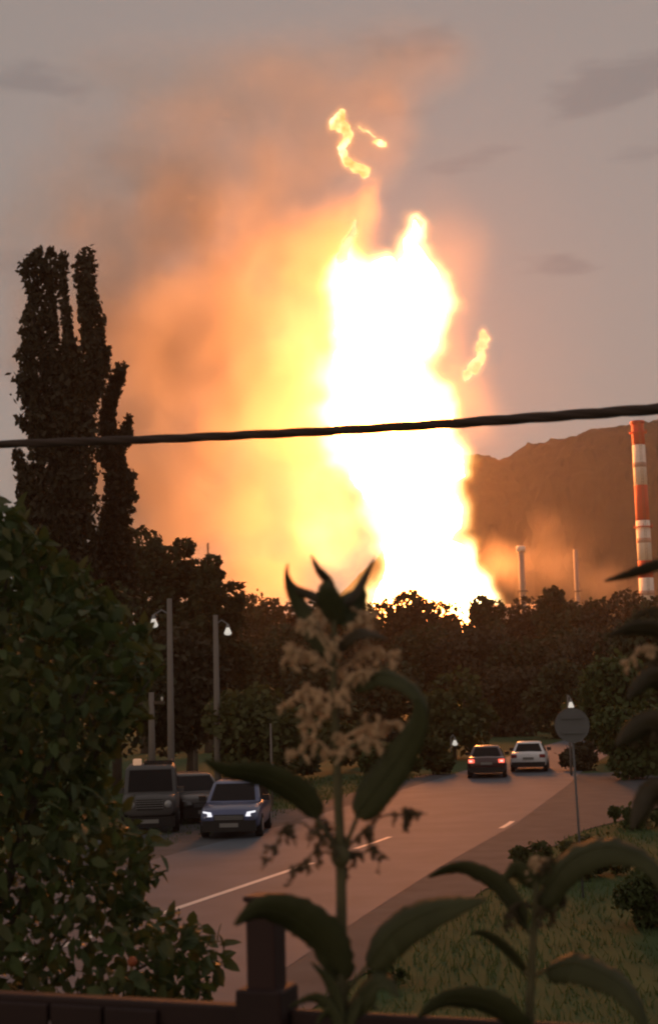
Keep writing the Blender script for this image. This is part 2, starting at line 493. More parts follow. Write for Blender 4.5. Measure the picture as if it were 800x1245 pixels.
SMOKE = 1
if SMOKE:
    g = GN('smoke_field')
    puffs = [(330, 640, 85, 85, 62, 1.0), (240, 610, 85, 95, 72, 1.0), (180, 650, 65, 95, 78, 1.2), (400, 620, 50, 70, 52, .8), (455, 250, 24, 42, 20, .5), (340, 520, 105, 95, 62, 1.1), (230, 490, 105, 105, 75, 1.0), (150, 560, 80, 95, 84, 1.2),
             (330, 400, 100, 105, 58, 1.1), (230, 380, 100, 105, 70, 1.0), (150, 430, 90, 115, 82, 1.1), (370, 310, 85, 75, 50, 1.0), (285, 285, 85, 75, 58, 1.0), (215, 260, 70, 85, 64, .8),
             (130, 310, 95, 90, 80, .6), (420, 275, 60, 50, 40, .8), (85, 420, 90, 120, 92, .6), (95, 570, 80, 110, 92, .8), (350, 205, 100, 75, 52, .5), (235, 180, 120, 90, 66, .5), (430, 150, 90, 90, 50, .40), (120, 200, 110, 90, 80, .20),
             (330, 90, 140, 90, 58, .32), (470, 60, 120, 90, 56, .24), (190, 60, 130, 90, 70, .18), (40, 290, 90, 120, 95, .16), (540, 330, 60, 120, 34, .07), (560, 480, 50, 100, 34, .08), (380, -10, 200, 70, 60, .28), (240, 715, 80, 50, 66, .9), (320, 715, 80, 50, 60, .9), (180, 705, 60, 55, 74, .8)]
    tot, p = puff_field(g, puffs, 38.0, 0.018)
    n_ = g.noise(p, 0.030, 5, .62)
    dens = g.math('MULTIPLY', tot, g.ss(n_, 0.34, 0.64, 0.38, 1.45))
    lo, hi = at(-260, 760, FY - 40), at(660, -60, FY + 110)
    m_smoke = vol_mat('smoke', (0.985, 0.96, 0.92), 0.062, aniso=0.0)
    smoke = g.finish(dens, (lo.x, FY - 45, 2.0), (hi.x, FY + 150, 326.0), 2.6, m_smoke, 'smoke')
    tag(smoke, 'broad plume of smoke lit orange by the fire, drifting left', None, None, 'stuff')

    # burning gas around the core and the torn-off wisps: thin and orange outside, thick and pale inside
    g = GN('glow_field')
    def near_field(objs, reach, warp, wsc):
        pr = g.n('GeometryNodeProximity', target_element='FACES')
        jn = g.n('GeometryNodeJoinGeometry')
        for ob in objs:
            oi = g.n('GeometryNodeObjectInfo', transform_space='RELATIVE'); oi.inputs['Object'].default_value = ob
            g.g.links.new(oi.outputs['Geometry'], jn.inputs[0])
        g.g.links.new(jn.outputs[0], pr.inputs[0])
        a = g.vec('SCALE', g.vec('SUBTRACT', g.noise(g.pos, wsc, 4, .62, col=True), (.5, .5, .5)), scale=warp)
        g.g.links.new(g.vec('ADD', g.pos, a), pr.inputs['Sample Position'])
        q = g.ss(pr.outputs['Distance'], reach, 0.0)
        return g.math('MULTIPLY', q, q)
    near = near_field([core], 11.5, 16.0, 0.06)
    wis = near_field([o for o in C.objects if o.name.startswith('flame_wisp')], 4.2, 5.0, 0.14)
    tot, p = puff_field(g, [(378, 430, 22, 60, 0, .7), (372, 555, 45, 75, -2, .8), (395, 630, 55, 70, -2, .9), (425, 695, 50, 50, -2, 1.0), (355, 660, 60, 75, 0, .35), (362, 480, 40, 55, 0, .5), (395, 350, 22, 40, 0, .5), (425, 300, 22, 30, 0, .5)], 18.0, 0.04)
    lf = g.math('MULTIPLY', tot, g.ss(g.noise(p, 0.06, 4, .6), .3, .65, .35, 1.2))
    tot2, p2 = puff_field(g, [(578, 712, 30, 34, -14, 2.4), (590, 722, 26, 28, -14, 2.0), (578, 745, 46, 34, -14, 2.2), (566, 685, 22, 30, -10, 1.8)], 9.0, 0.07)
    dens = g.math('ADD', g.math('ADD', g.math('MULTIPLY', near, 1.5), g.math('MULTIPLY', wis, 0.95)), g.math('ADD', g.math('MULTIPLY', lf, 0.74), tot2))
    lo, hi = at(290, 760, FY), at(640, 115, FY)
    m_glow = vol_mat('burning_gas', (0.2, 0.15, 0.1), 0.0008, (1.0, 0.5, 0.1), 1.0)
    t = m_glow.node_tree
    p_ = [n for n in t.nodes if n.type == 'PRINCIPLED_VOLUME'][0]; a_ = [n for n in t.nodes if n.type == 'ATTRIBUTE'][0]
    pw = t.nodes.new('ShaderNodeMath'); pw.operation = 'POWER'; pw.inputs[1].default_value = 1.8
    ml = t.nodes.new('ShaderNodeMath'); ml.operation = 'MULTIPLY'; ml.inputs[1].default_value = 0.085
    t.links.new(a_.outputs['Fac'], pw.inputs[0]); t.links.new(pw.outputs[0], ml.inputs[0]); t.links.new(ml.outputs[0], p_.inputs['Emission Strength'])
    rp_ = t.nodes.new('ShaderNodeValToRGB')
    rp_.color_ramp.elements[0].position = 0.15; rp_.color_ramp.elements[0].color = (1.0, 0.36, 0.05, 1)
    rp_.color_ramp.elements[1].position = 0.95; rp_.color_ramp.elements[1].color = (1.0, 0.72, 0.30, 1)
    hf = t.nodes.new('ShaderNodeMath'); hf.operation = 'MULTIPLY'; hf.inputs[1].default_value = 0.6
    t.links.new(a_.outputs['Fac'], hf.inputs[0]); t.links.new(hf.outputs[0], rp_.inputs['Fac']); t.links.new(rp_.outputs['Color'], p_.inputs['Emission Color'])
    glow = g.finish(dens, (lo.x, FY - 45, 2.0), (hi.x, FY + 45, hi.z), 1.2, m_glow, 'burning_gas')
    tag(glow, 'yellow burning gas around the white fire column, widest at its left foot', None, None, 'stuff')

    # low smoke drifting over the works in front of the hill
    g = GN('low_smoke_field')
    tot, p = puff_field(g, [(650, 690, 60, 40, 20, .9), (690, 660, 45, 40, 30, .7), (660, 640, 30, 30, 25, .6), (730, 710, 60, 30, 20, .6), (610, 690, 40, 40, 10, .7), (780, 720, 60, 25, 20, .4)], 26.0, 0.03)
    n_ = g.noise(p, 0.05, 5, .6)
    dens = g.math('MULTIPLY', tot, g.ss(n_, 0.35, 0.62, 0.1, 1.4))
    lo, hi = at(560, 760, FY), at(880, 590, FY)
    m_low = vol_mat('low_smoke', (0.9, 0.8, 0.72), 0.010)
    low = g.finish(dens, (lo.x, FY - 30, 2.0), (hi.x, FY + 60, hi.z), 2.2, m_low, 'low_smoke')
    tag(low, 'thin low smoke drifting past the stacks in front of the hill', None, None, 'stuff')

# haze: one closed box of even air round everything
hz = mesh('haze', *box_geo(-1900, 1900, -60, 2300, -1.5, 334), None)
hm = bpy.data.materials.new('haze_air'); hm.use_nodes = True
t = hm.node_tree; t.nodes.clear()
o_ = t.nodes.new('ShaderNodeOutputMaterial'); pv = t.nodes.new('ShaderNodeVolumePrincipled')
pv.inputs['Color'].default_value = (0.93, 0.86, 0.82, 1); pv.inputs['Density'].default_value = 0.00012
pv.inputs['Anisotropy'].default_value = 0.65
t.links.new(pv.outputs[0], o_.inputs['Volume'])
hz.data.materials.append(hm)
tag(hz, kind='stuff')
# ------------------------------------------------------------------ works on the far side of the trees
m_red = mat('red_paint', (0.50, 0.05, 0.035), 0.6, 0, 0.15, 0.3)
m_white = mat('white_paint', (0.78, 0.74, 0.68), 0.6, 0, 0.15, 0.4)
m_steel = mat('weathered_steel', (0.30, 0.27, 0.24), 0.7, 0.1, 0.2, 0.5)
m_darksteel = mat('dark_steel', (0.12, 0.11, 0.10), 0.6, 0.4, 0.2, 2.0)
m_conc = mat('concrete', (0.36, 0.34, 0.31), 0.85, 0, 0.2, 0.8)
m_dirtyring = mat('soot_ring', (0.45, 0.32, 0.27), 0.8, 0, 0.2, 0.4)
CY = 500.0
cb = at(793.5, 848, CY); ct = at(778.5, 515, CY)
ch = thing('red_white_chimney', 'tall factory chimney banded in red and white at the right edge before the hill', 'chimney', (cb.x, CY, 0))
CH = ct.z
def chim_r(z): return 2.85 - 0.6 * z / CH
bands = [514, 541, 590, 633, 682, 703, 740, 775, 848]
for i in range(len(bands) - 1):
    z1 = at(785, bands[i], CY).z if i else CH; z0 = max(0, at(785, bands[i + 1], CY).z) if i < len(bands) - 2 else 0
    m_ = m_red if i % 2 == 0 else m_white
    b = mesh('band', *lathe_geo([(chim_r(z0), z0), (chim_r(z1), z1)], 28), m_, ch, True)
    if m_ is m_white:
        zm = (z0 + z1) / 2
        mesh('joint_ring', *lathe_geo([(chim_r(zm) - .1, zm - .9), (chim_r(zm) + 0.12, zm - .8), (chim_r(zm) + 0.12, zm + .8), (chim_r(zm) - .1, zm + .9)], 28), m_dirtyring, b, True)
mesh('rim', *lathe_geo([(chim_r(CH) - .3, CH - .2), (chim_r(CH) + .35, CH), (chim_r(CH) + .35, CH + .9), (chim_r(CH) - .4, CH + .9)], 28), m_red, ch, True)
for zz in (CH * .965, CH * .62):
    r0 = chim_r(zz)
    mesh('platform', *join([lathe_geo([(r0 - .05, zz), (r0 + .9, zz), (r0 + .9, zz + .25), (r0 - .05, zz + .25)], 28)] + [lathe_geo([(.06, zz), (.06, zz + 1.2)], 6, ((r0 + .85) * math.cos(a), (r0 + .85) * math.sin(a))) for a in np.arange(0, 6.28, .5)]), m_red, ch)
mesh('ladder', *join([box_geo(-.35, -.28, -3.05, -2.98, 1, CH)] + [box_geo(.28, .35, -3.05, -2.98, 1, CH)] + [box_geo(-.28, .28, -3.04, -3.00, z, z + .08) for z in np.arange(1, CH, 1.2)]), m_darksteel, ch)

def stack(px, top, w, label, name, ring):
    b = at(px + (850 - top) * 0.012, 850, 520.0); t_ = at(px, top, 520.0)
    s = thing(name, label, 'stack', (b.x, 520.0, 0))
    r = w * 520 / F_PX / 2
    mesh('shaft', *lathe_geo([(r * 1.25, 0), (r, t_.z * .5), (r * .95, t_.z)], 20), m_steel, s, True)
    if ring:
        mesh('head', *lathe_geo([(r * 1.0, t_.z - 1.2), (r * 1.45, t_.z - .8), (r * 1.5, t_.z + .6), (r * 1.1, t_.z + 1.0)], 20), m_white, s, True)
    mesh('platform', *lathe_geo([(r, t_.z * .72), (r * 1.7, t_.z * .72), (r * 1.7, t_.z * .72 + .4), (r, t_.z * .72 + .4)], 16), m_darksteel, s)
    for a in (0.5, 2.6, 4.7):
        mesh('guy_wire', *tube_geo([(r * math.cos(a), r * math.sin(a), t_.z * .8), (14 * math.cos(a), 14 * math.sin(a), 0.2)], .06, 5), m_darksteel, s)
stack(639, 667, 8, 'pale flare stack with a flat head just right of the fire', 'flare_stack', True)
stack(706, 668, 6, 'slim grey stack between the flare stack and the banded chimney', 'slim_stack', False)
mb = at(255.5, 850, 420.0)
mast = thing('radio_mast', 'thin lattice mast rising out of the left treeline into the smoke', 'mast', (mb.x, 420.0, 0))
mt_ = at(255.5, 660, 420).z
for dx, dy in ((-.5, -.3), (.5, -.3), (0, .6)):
    mesh('mast_leg', *tube_geo([(dx, dy, 0), (dx * .4, dy * .4, mt_)], .10, 5), m_darksteel, mast)
mesh('lattice', *join([tube_geo([(-.5 + .3 * k / 20, -.3, mt_ * k / 20), (.5 - .3 * (k + 1) / 20, -.3, mt_ * (k + 1) / 20)], .05, 4) for k in range(20)] + [tube_geo([(.5 - .3 * k / 20, -.3, mt_ * k / 20), (0, .6 - .35 * (k + 1) / 20, mt_ * (k + 1) / 20)], .05, 4) for k in range(20)]), m_darksteel, mast)
# low shed at the foot of the stacks
p0, p1 = at(596, 735, 540.0), at(650, 735, 540.0)
shed = thing('works_shed', 'long low pale shed showing above the trees at the foot of the fire', 'shed', ((p0.x + p1.x) / 2, 540.0, 0))
hw_, zt = (p1.x - p0.x) / 2, at(630, 737, 540).z
mesh('wall', *box_geo(-hw_, hw_, -5, 5, 0, zt - 1.5), m_conc, shed)
mesh('roof', [(-hw_ - .5, -5.6, zt - 1.5), (hw_ + .5, -5.6, zt - 1.5), (hw_ + .5, 5.6, zt - 1.5), (-hw_ - .5, 5.6, zt - 1.5), (-hw_ - .5, 0, zt + .8), (hw_ + .5, 0, zt + .8)], [(0, 1, 5, 4), (2, 3, 4, 5), (0, 4, 3), (1, 2, 5), (0, 3, 2, 1)], m_steel, shed)

# ------------------------------------------------------------------ trees
rng = np.random.default_rng(7)
m_bark = mat('bark', (0.10, 0.075, 0.055), 0.9, 0, 0.35, 3.0, 0.4)
LEAF = {
    'poplar': leafmat('foliage_poplar', (0.046, 0.038, 0.020), .45, .7, .2, .6),
    'dark': leafmat('foliage_dark', (0.050, 0.052, 0.022), .45, .8, .08, .6),
    'olive': leafmat('foliage_olive', (0.078, 0.080, 0.028), .45, .7, .2, .6),
    'green': leafmat('foliage_green', (0.064, 0.084, 0.028), .45, .7, .2, .6),
    'brown': leafmat('foliage_brown', (0.066, 0.052, 0.028), .4, .8, .08, .6),
}
def leaf_quads(P, size, rg, elong=1.5, up=0.0):
    """random rhombus leaves at points P"""
    n = len(P)
    d = rg.normal(size=(n, 3)); d[:, 2] += up; d /= np.linalg.norm(d, axis=1)[:, None]
    e = rg.normal(size=(n, 3)); e -= d * (e * d).sum(1)[:, None]; e /= np.linalg.norm(e, axis=1)[:, None]
    s = size * rg.uniform(.6, 1.35, n)[:, None]
    a, b = d * s * elong / 2, e * s / 2
    return np.stack([P - a, P + b - a * .1, P + a, P - b - a * .1], 1)

def crown_points(w, d, h, z0, lumps, n, rg, flat=.75):
    """leaf positions on and in a heap of rounded lumps filling a crown w x d x (h - z0)"""
    cz, hz_ = (h + z0) / 2, (h - z0) / 2
    c = rg.normal(size=(lumps, 3)); c /= np.linalg.norm(c, axis=1)[:, None]
    c *= rg.uniform(.35, .8, lumps)[:, None]
    # keep the heap wider low down, narrower on top
    c = c * np.array([w / 2, d / 2, hz_]) + np.array([0, 0, cz])
    r = rg.uniform(.22, .42, lumps) * min(w, h - z0) * .82
    k = rg.integers(0, lumps, n)
    q = rg.normal(size=(n, 3)); q /= np.linalg.norm(q, axis=1)[:, None]
    rad = rg.uniform(.45, 1.0, n) ** .5
    return c[k] + q * (r[k] * rad)[:, None] * np.array([1, 1, flat]), c, r

def make_tree(name, label, cat, loc, w, h, kind, n=2200, leaf=None, lumps=16, z0=.12, seed=0, group=None, trunk_r=None, depth=None):
    rg = np.random.default_rng(1000 + seed)
    t_ = thing(name, label, cat, loc, 0, group)
    leaf = leaf or max(.12, h * .045)
    P, c, r = crown_points(w, depth or w * .85, h, h * z0, lumps, n, rg)
    P[:, 2] *= h / np.quantile(P[:, 2], .993)
    stray = rg.random(len(P)) < .06
    P[stray] += rg.normal(size=(stray.sum(), 3)) * leaf * .9
    quads('crown', leaf_quads(P, leaf, rg), LEAF[kind], t_)
    tr = trunk_r or max(.05, h * .022)
    geos = [tube_geo([(0, 0, -.2), (h * .01, 0, h * .2), (-h * .012, h * .01, h * .5), (0, 0, h * .8)], [tr * 1.25, tr, tr * .6, tr * .15], 7)]
    for i in range(min(7, lumps)):
        zz = h * rg.uniform(.15, .5)
        geos.append(tube_geo([(0, 0, zz), tuple((np.array([0, 0, zz]) + c[i]) / 2 + np.array([0, 0, h * .03])), tuple(c[i])], [tr * .5, tr * .3, tr * .08], 5))
    mesh('trunk', *join(geos), m_bark, t_, True)
    return t_

def px_tree(name, label, cat, px, top, wpx, y, kind, **kw):
    tp = at(px, top, y)
    return make_tree(name, label, cat, (tp.x, y, 0), wpx * y / F_PX, tp.z, kind, **kw)

# far treeline under the fire
FAR = [(322, 729, 66, 235, 'a rounded crown dipping to the right of the left slope'), (362, 737, 70, 245, ''), (420, 728, 84, 225, ''), (470, 731, 74, 240, ''), (497, 725, 60, 230, ''), (533, 735, 70, 236, ''), (587, 729, 50, 228, ''), (632, 733, 66, 240, ''), (676, 719, 52, 232, ''), (716, 734, 60, 245, ''), (752, 725, 70, 236, ''), (800, 730, 70, 228, ''), (290, 732, 60, 215, ''), (850, 726, 80, 236, ''), (560, 736, 76, 262, ''), (450, 738, 80, 262, ''), (700, 736, 70, 262, '')]
flab = {362: 'far tree left of the spiky head of the tall plant', 470: 'far tree right of the spiky head of the tall plant, at the fire', 632: 'far tree below the pale flare stack and shed',
        716: 'far tree below the slim grey stack', 290: 'far tree in the dip where the left slope of trees ends', 850: 'far tree beyond the banded chimney, at the right edge of the treeline',
        560: 'rearmost low tree of the far treeline under the fire', 450: 'rearmost far tree behind the gap right of the plant head', 700: 'rearmost far tree in front of the hill between the slim stack and chimney',
        322: 'rounded tree of the far treeline nearest the dark slope of trees on the left', 420: 'broad far tree behind the head of the tall flowering plant',
        497: 'small rounded far tree standing dark before the foot of the fire', 533: 'low far tree under the lowest part of the fire',
        587: 'narrow far tree at the right foot of the fire below the pale flare stack', 676: 'domed far tree standing above its neighbours, between the two slim stacks',
        752: 'broad far tree just left of the banded chimney', 800: 'far tree hiding the foot of the banded chimney'}
for i, (px, tp, w_, y, _) in enumerate(FAR):
    px_tree('far_tree', flab[px], 'tree', px, tp, w_ * 1.15, y, ('dark', 'brown', 'dark')[i % 3], n=4600, lumps=24, z0=.05, seed=i, group='trees of the far treeline', leaf=.6)
# second line, nearer
MID = [(345, 768, 120, 150, 'dark'), (430, 775, 120, 160, 'brown'), (510, 768, 110, 170, 'dark'), (590, 765, 120, 165, 'brown'), (660, 772, 120, 160, 'dark'), (735, 762, 120, 150, 'brown'), (790, 768, 110, 170, 'dark'),
       (470, 812, 90, 125, 'dark'), (620, 815, 100, 130, 'brown'), (690, 810, 100, 120, 'dark'), (390, 815, 100, 120, 'dark')]
wood_labels = ['dark tree of the wood just right of the second tall street lamp', 'brownish tree of the wood right behind the flower head of the tall plant',
    'dark tree of the wood below the low middle of the fire', 'brownish tree of the wood below the right foot of the fire', 'dark tree of the wood below the pale flare stack',
    'brownish tree of the wood below the slim grey stack', 'dark tree of the wood below the banded chimney, behind the right-edge plant', 'lower dark tree in front of the wood, right of the plant stem and flowers',
    'lower brownish tree in front of the wood, above the white car', 'lower dark tree in front of the wood, behind the lamp over the round sign', 'lower dark tree in front of the wood, behind the left sprays of the tall plant']
for i, (px, tp, w_, y, k) in enumerate(MID):
    px_tree('roadside_tree', wood_labels[i], 'tree', px, tp, w_ * 1.1, y, k, n=5200, lumps=18, z0=.0, seed=40 + i, group='trees of the dark wood behind the road', leaf=.42)
# single trees and bushes one can pick out
ONE = [
    ('round_tree', 'round olive tree left of the dark red car, before the wood', 'tree', 549, 824, 100, 86, 'olive', dict(n=4200, lumps=18, z0=.02, leaf=.30)),
    ('low_bush', 'low dark bush at the road edge just left of the dark red car', 'bush', 525, 898, 76, 70, 'olive', dict(n=2600, lumps=12, z0=.0, leaf=.2)),
    ('hedge_bush', 'brown bush beside the white car on its right', 'bush', 700, 905, 70, 70, 'brown', dict(n=2200, lumps=12, z0=.0, leaf=.2)),
    ('leafy_tree', 'leafy green tree behind the round sign at the right', 'tree', 738, 806, 120, 78, 'green', dict(n=5000, lumps=20, z0=.03, leaf=.28)),
    ('tall_bush', 'dense dark green bush right of the round sign', 'bush', 770, 862, 110, 62, 'green', dict(n=4500, lumps=16, z0=.0, leaf=.2)),
    ('leafy_tree', 'taller dark tree at the right edge below the chimney', 'tree', 792, 752, 130, 98, 'dark', dict(n=5000, lumps=20, z0=.02, leaf=.36)),
    ('slope_tree', 'dark tree on the left slope, tallest beside the slim poplar', 'tree', 175, 650, 104, 110, 'dark', dict(n=8000, lumps=30, z0=.0, leaf=.36)),
    ('slope_tree', 'dark tree with a flat bumpy top, second on the slope right of the poplars', 'tree', 217, 662, 72, 112, 'dark', dict(n=6500, lumps=30, z0=.0, leaf=.36)),
    ('slope_tree', 'dark narrow tree standing out as a knob half way down the left slope', 'tree', 251, 680, 50, 108, 'dark', dict(n=5000, lumps=30, z0=.0, leaf=.34)),
    ('slope_tree', 'small dark tree at the lower end of the left slope of trees', 'tree', 281, 714, 54, 114, 'dark', dict(n=5000, lumps=30, z0=.0, leaf=.36)),
    ('roadside_bush', 'broad olive bush behind the blue car', 'bush', 318, 842, 150, 56, 'olive', dict(n=5200, lumps=18, z0=.0, leaf=.2)),
    ('yard_tree', 'brownish tree behind the street lamps, left of the broad olive bush', 'tree', 228, 770, 120, 72, 'brown', dict(n=5200, lumps=20, z0=.0, leaf=.26)),
    ('yard_tree', 'dark tree behind the boxy grey off-roader', 'tree', 140, 720, 150, 66, 'dark', dict(n=5200, lumps=20, z0=.0, leaf=.26)),
    ('yard_tree', 'green tree behind the garden shrub under the broad poplar', 'tree', 30, 700, 150, 60, 'green', dict(n=4200, lumps=18, z0=.0, leaf=.24)),
    ('wayside_bush', 'low olive bush beside the far end of the road between the lamp and blue car', 'bush', 410, 880, 110, 74, 'olive', dict(n=3600, lumps=14, z0=.0, leaf=.22)),
    ('verge_bush', 'low dark bush where the side apron meets the grass, under the right-edge plant', 'bush', 775, 982, 120, 40, 'green', dict(n=3400, lumps=14, z0=.0, leaf=.11)),
    ('verge_bush', 'wide low weedy bush on the grass behind the top of the shorter plant', 'bush', 690, 1022, 190, 30, 'olive', dict(n=4200, lumps=20, z0=.0, leaf=.085)),
    ('verge_bush', 'dark weedy bush on the grass at the right edge, nearest the fence', 'bush', 800, 1060, 130, 23.5, 'green', dict(n=4200, lumps=16, z0=.0, leaf=.08)),
    ('verge_bush', 'small weedy bush low beside the stem of the tall plant', 'bush', 462, 1180, 90, 19.5, 'green', dict(n=2600, lumps=12, z0=.0, leaf=.06)),
    ('wayside_bush', 'small dark bush across the road, seen behind the stem of the tall plant', 'bush', 345, 872, 90, 66, 'dark', dict(n=3000, lumps=14, z0=.0, leaf=.22)),
    ('wayside_bush', 'long low green bush at the far road edge left of the red car', 'bush', 470, 905, 110, 68, 'green', dict(n=3000, lumps=14, z0=.0, leaf=.22)),
    ('wayside_bush', 'low brown bush beyond the road behind the leaves of the tall plant', 'bush', 470, 892, 90, 80, 'brown', dict(n=3000, lumps=14, z0=.0, leaf=.24)),
]
for i, (nm, lb, ct_, px, tp, w_, y, k, kw) in enumerate(ONE):
    px_tree(nm, lb, ct_, px, tp, w_, y, k, seed=80 + i, **kw)

# Lombardy poplars
def poplar(label, y, leaders, n, seed):
    rg = np.random.default_rng(seed)
    k = y / F_PX
    x0 = at(leaders[0][0][0], 860, y).x
    t_ = thing('poplar_tree', label, 'tree', (x0, y, 0))
    Q, geos = [], []
    tot = sum(sum(abs(b[1] - a[1]) * (a[2] + b[2]) for a, b in zip(l, l[1:])) for l in leaders)
    for l in leaders:
        path = []
        for a, b in zip(l, l[1:]):
            area = abs(b[1] - a[1]) * (a[2] + b[2])
            m_ = int(n * area / tot)
            u = rg.random(m_)
            px = a[0] + (b[0] - a[0]) * u; py = a[1] + (b[1] - a[1]) * u; rr_ = (a[2] + (b[2] - a[2]) * u) * k
            # ragged outline: whorls of upswept twigs
            lump = np.array([.80 + .9 * abs(mnoise.noise((q * .075, a[0] * .3, 0))) + .35 * mnoise.noise((q * .22, a[0], 4)) for q in py])
            ang = rg.uniform(0, 2 * math.pi, m_); rd = rr_ * lump * rg.uniform(.1, 1.0, m_) ** .5 * np.where(rg.random(m_) < .06, 1.18, 1.0)
            for j in range(m_):
                c = at(px[j], py[j], y)
                Q.append((c.x - x0 + rd[j] * math.cos(ang[j]), rd[j] * math.sin(ang[j]), c.z + rg.normal() * .16))
        for a in l:
            c = at(a[0], a[1], y); path.append((c.x - x0, 0, c.z))
        path.append((path[-1][0] * .6, 0, 0.0) if l[-1][1] > 640 else (path[-1][0] * .7, 0, path[-1][2] - 2.5))
        geos.append(tube_geo(path, [.03 + .28 * i / len(path) for i in range(len(path))], 6))
    quads('crown', leaf_quads(np.array(Q), .23, rg, 1.8, .8), LEAF['poplar'], t_)
    mesh('trunk', *join(geos), m_bark, t_, True)
poplar('broad many-headed poplar towering dark against the smoke at the left', 80.0, [
    [(48, 304, 5), (44, 316, 14), (40, 332, 17), (42, 345, 14), (44, 358, 9), (41, 380, 13), (40, 420, 15), (40, 455, 20), (48, 490, 23), (60, 520, 22), (64, 580, 32), (66, 640, 38), (66, 760, 44), (68, 800, 44)],
    [(62, 304, 4), (61, 318, 9), (62, 345, 8), (61, 380, 8), (64, 430, 11), (72, 480, 20), (78, 540, 26)],
    [(77, 308, 5), (77, 320, 6), (76, 340, 5), (80, 380, 7), (84, 415, 9), (82, 450, 15), (82, 500, 22)],
    [(105, 305, 5), (103, 316, 12), (103, 330, 16), (105, 345, 14), (108, 370, 13), (110, 400, 14), (112, 430, 16), (104, 460, 19), (96, 500, 21), (92, 560, 23), (90, 640, 26), (88, 700, 34)],
    [(126, 386, 3), (122, 410, 7), (117, 440, 10)], [(132, 425, 3), (126, 445, 8), (117, 480, 9)],
    [(20, 508, 3), (26, 512, 9), (38, 522, 9), (50, 535, 10)], [(20, 548, 5), (26, 565, 10), (36, 585, 15), (40, 620, 20), (36, 690, 26)], [(23, 462, 5), (30, 475, 10), (44, 494, 13)]], 25000, 3)
poplar('slim leaning poplar right of the broad poplar', 84.0, [
    [(147, 445, 5), (142, 458, 11), (136, 478, 11), (131, 500, 10), (131, 530, 11), (135, 560, 14), (146, 575, 17), (147, 600, 19), (141, 625, 20), (136, 660, 26), (138, 740, 36)],
    [(158, 508, 4), (152, 526, 8), (144, 548, 10), (138, 562, 9)]], 8000, 4)

# ------------------------------------------------------------------ poles, lamps, round sign
m_pole = mat('pole_concrete', (0.20, 0.17, 0.15), 0.85, 0, 0.2, 1.0)
m_lamp = mat('lamp_glass', (0.7, 0.68, 0.62), 0.4, 0, 0.05, 3, emit=(1.0, .93, .82), estr=.5)
m_metal = mat('lamp_metal', (0.25, 0.25, 0.25), 0.5, 0.6, 0.15, 5)
def lamp(px, top, pxb, y, side, ly, label, lx, r=.13, shade=True, name='street_lamp'):
    tp = at(px, top, y); xb = tp.x
    s = thing(name, label, 'street lamp' if shade else 'pole', (xb, y, 0))
    lean = at(pxb, 900, y).x - at(px - (900 - top) * .022, 900, y).x
    mesh('pole', *tube_geo([(lean * .0, 0, 0), (0, 0, tp.z * .5), (0, 0, tp.z)], [r, r * .85, r * .65], 10), m_pole, s, True)
    if shade:
        h = at(lx, ly, y); dx = h.x - xb
        mesh('arm', *tube_geo([(0, 0, h.z + .25), (dx * .5, 0, h.z + .42), (dx, 0, h.z + .25)], .03, 6), m_metal, s)
        hd = mesh('lamp_head', *lathe_geo([(.05, h.z + .26), (.07, h.z + .16), (.10, h.z + .12)], 12, (dx, 0)), m_metal, s)
        mesh('shade', *lathe_geo([(.05, h.z + .15), (.09, h.z + .05), (.15, h.z - .10), (.11, h.z - .16), (.03, h.z - .18)], 12, (dx, 0)), m_lamp, hd, True)
    else:
        mesh('crossarm', *box_geo(-.55, .55, -.05, .05, tp.z - .5, tp.z - .38), m_bark, s)
        for q in (-.45, 0, .45):
            mesh('insulator', *lathe_geo([(.02, tp.z - .38), (.05, tp.z - .32), (.05, tp.z - .26), (.02, tp.z - .2)], 8, (q, 0)), m_white, s)
    return s
lamp(206, 728, 212, 48, -1, 757, 'tall pale street lamp with its lit lamp on the left, leftmost of the lamps', 187)
lamp(262, 748, 264, 55, 1, 767, 'street lamp with its lit lamp on the right, before the end of the slope trees', 277, .14)
lamp(236, 782, 236, 75, 1, 0, 'bare grey pole between the two tall street lamps', 0, .13, False, 'utility_pole')
lamp(184, 842, 184, 60, 1, 0, 'short thick pole behind the boxy grey off-roader', 0, .17, False, 'utility_pole')
lamp(690, 845, 690, 66, 1, 857, 'slender street lamp glowing just above the round sign', 694, .06)
lamp(329, 880, 329, 52, 1, 938, 'low lamp above the bush to the right of the blue car', 331, .05)
lamp(548, 898, 548, 78, 1, 903, 'tiny lamp glowing before the round olive tree', 553, .05)

sp = at(695, 882, 27.0)
m_signback = mat('sign_back', (0.13, 0.128, 0.13), 0.8, 0.0, 0.12, 4)
sg = thing('round_sign', 'round grey road sign seen from behind on a thin post beside the apron', 'road sign', (sp.x, 27.0, 0))
mesh('sign_post', *tube_geo([(.06, .0, 0), (0, 0, sp.z + .1)], .021, 8), m_signback, sg, True)
disc = lathe_geo([(.315, -.012), (.33, -.02), (.33, .012), (.315, .012)], 32)
dv = [(p[0], -.05 + p[2], p[1] + sp.z) for p in disc[0]]
mesh('sign_disc', dv, [tuple(reversed(q)) for q in disc[1]], m_signback, sg)
for dz in (-.14, .14):
    mesh('bracket', *box_geo(-.2, .2, -.094, -.072, sp.z + dz - .02, sp.z + dz + .02), m_signback, sg)
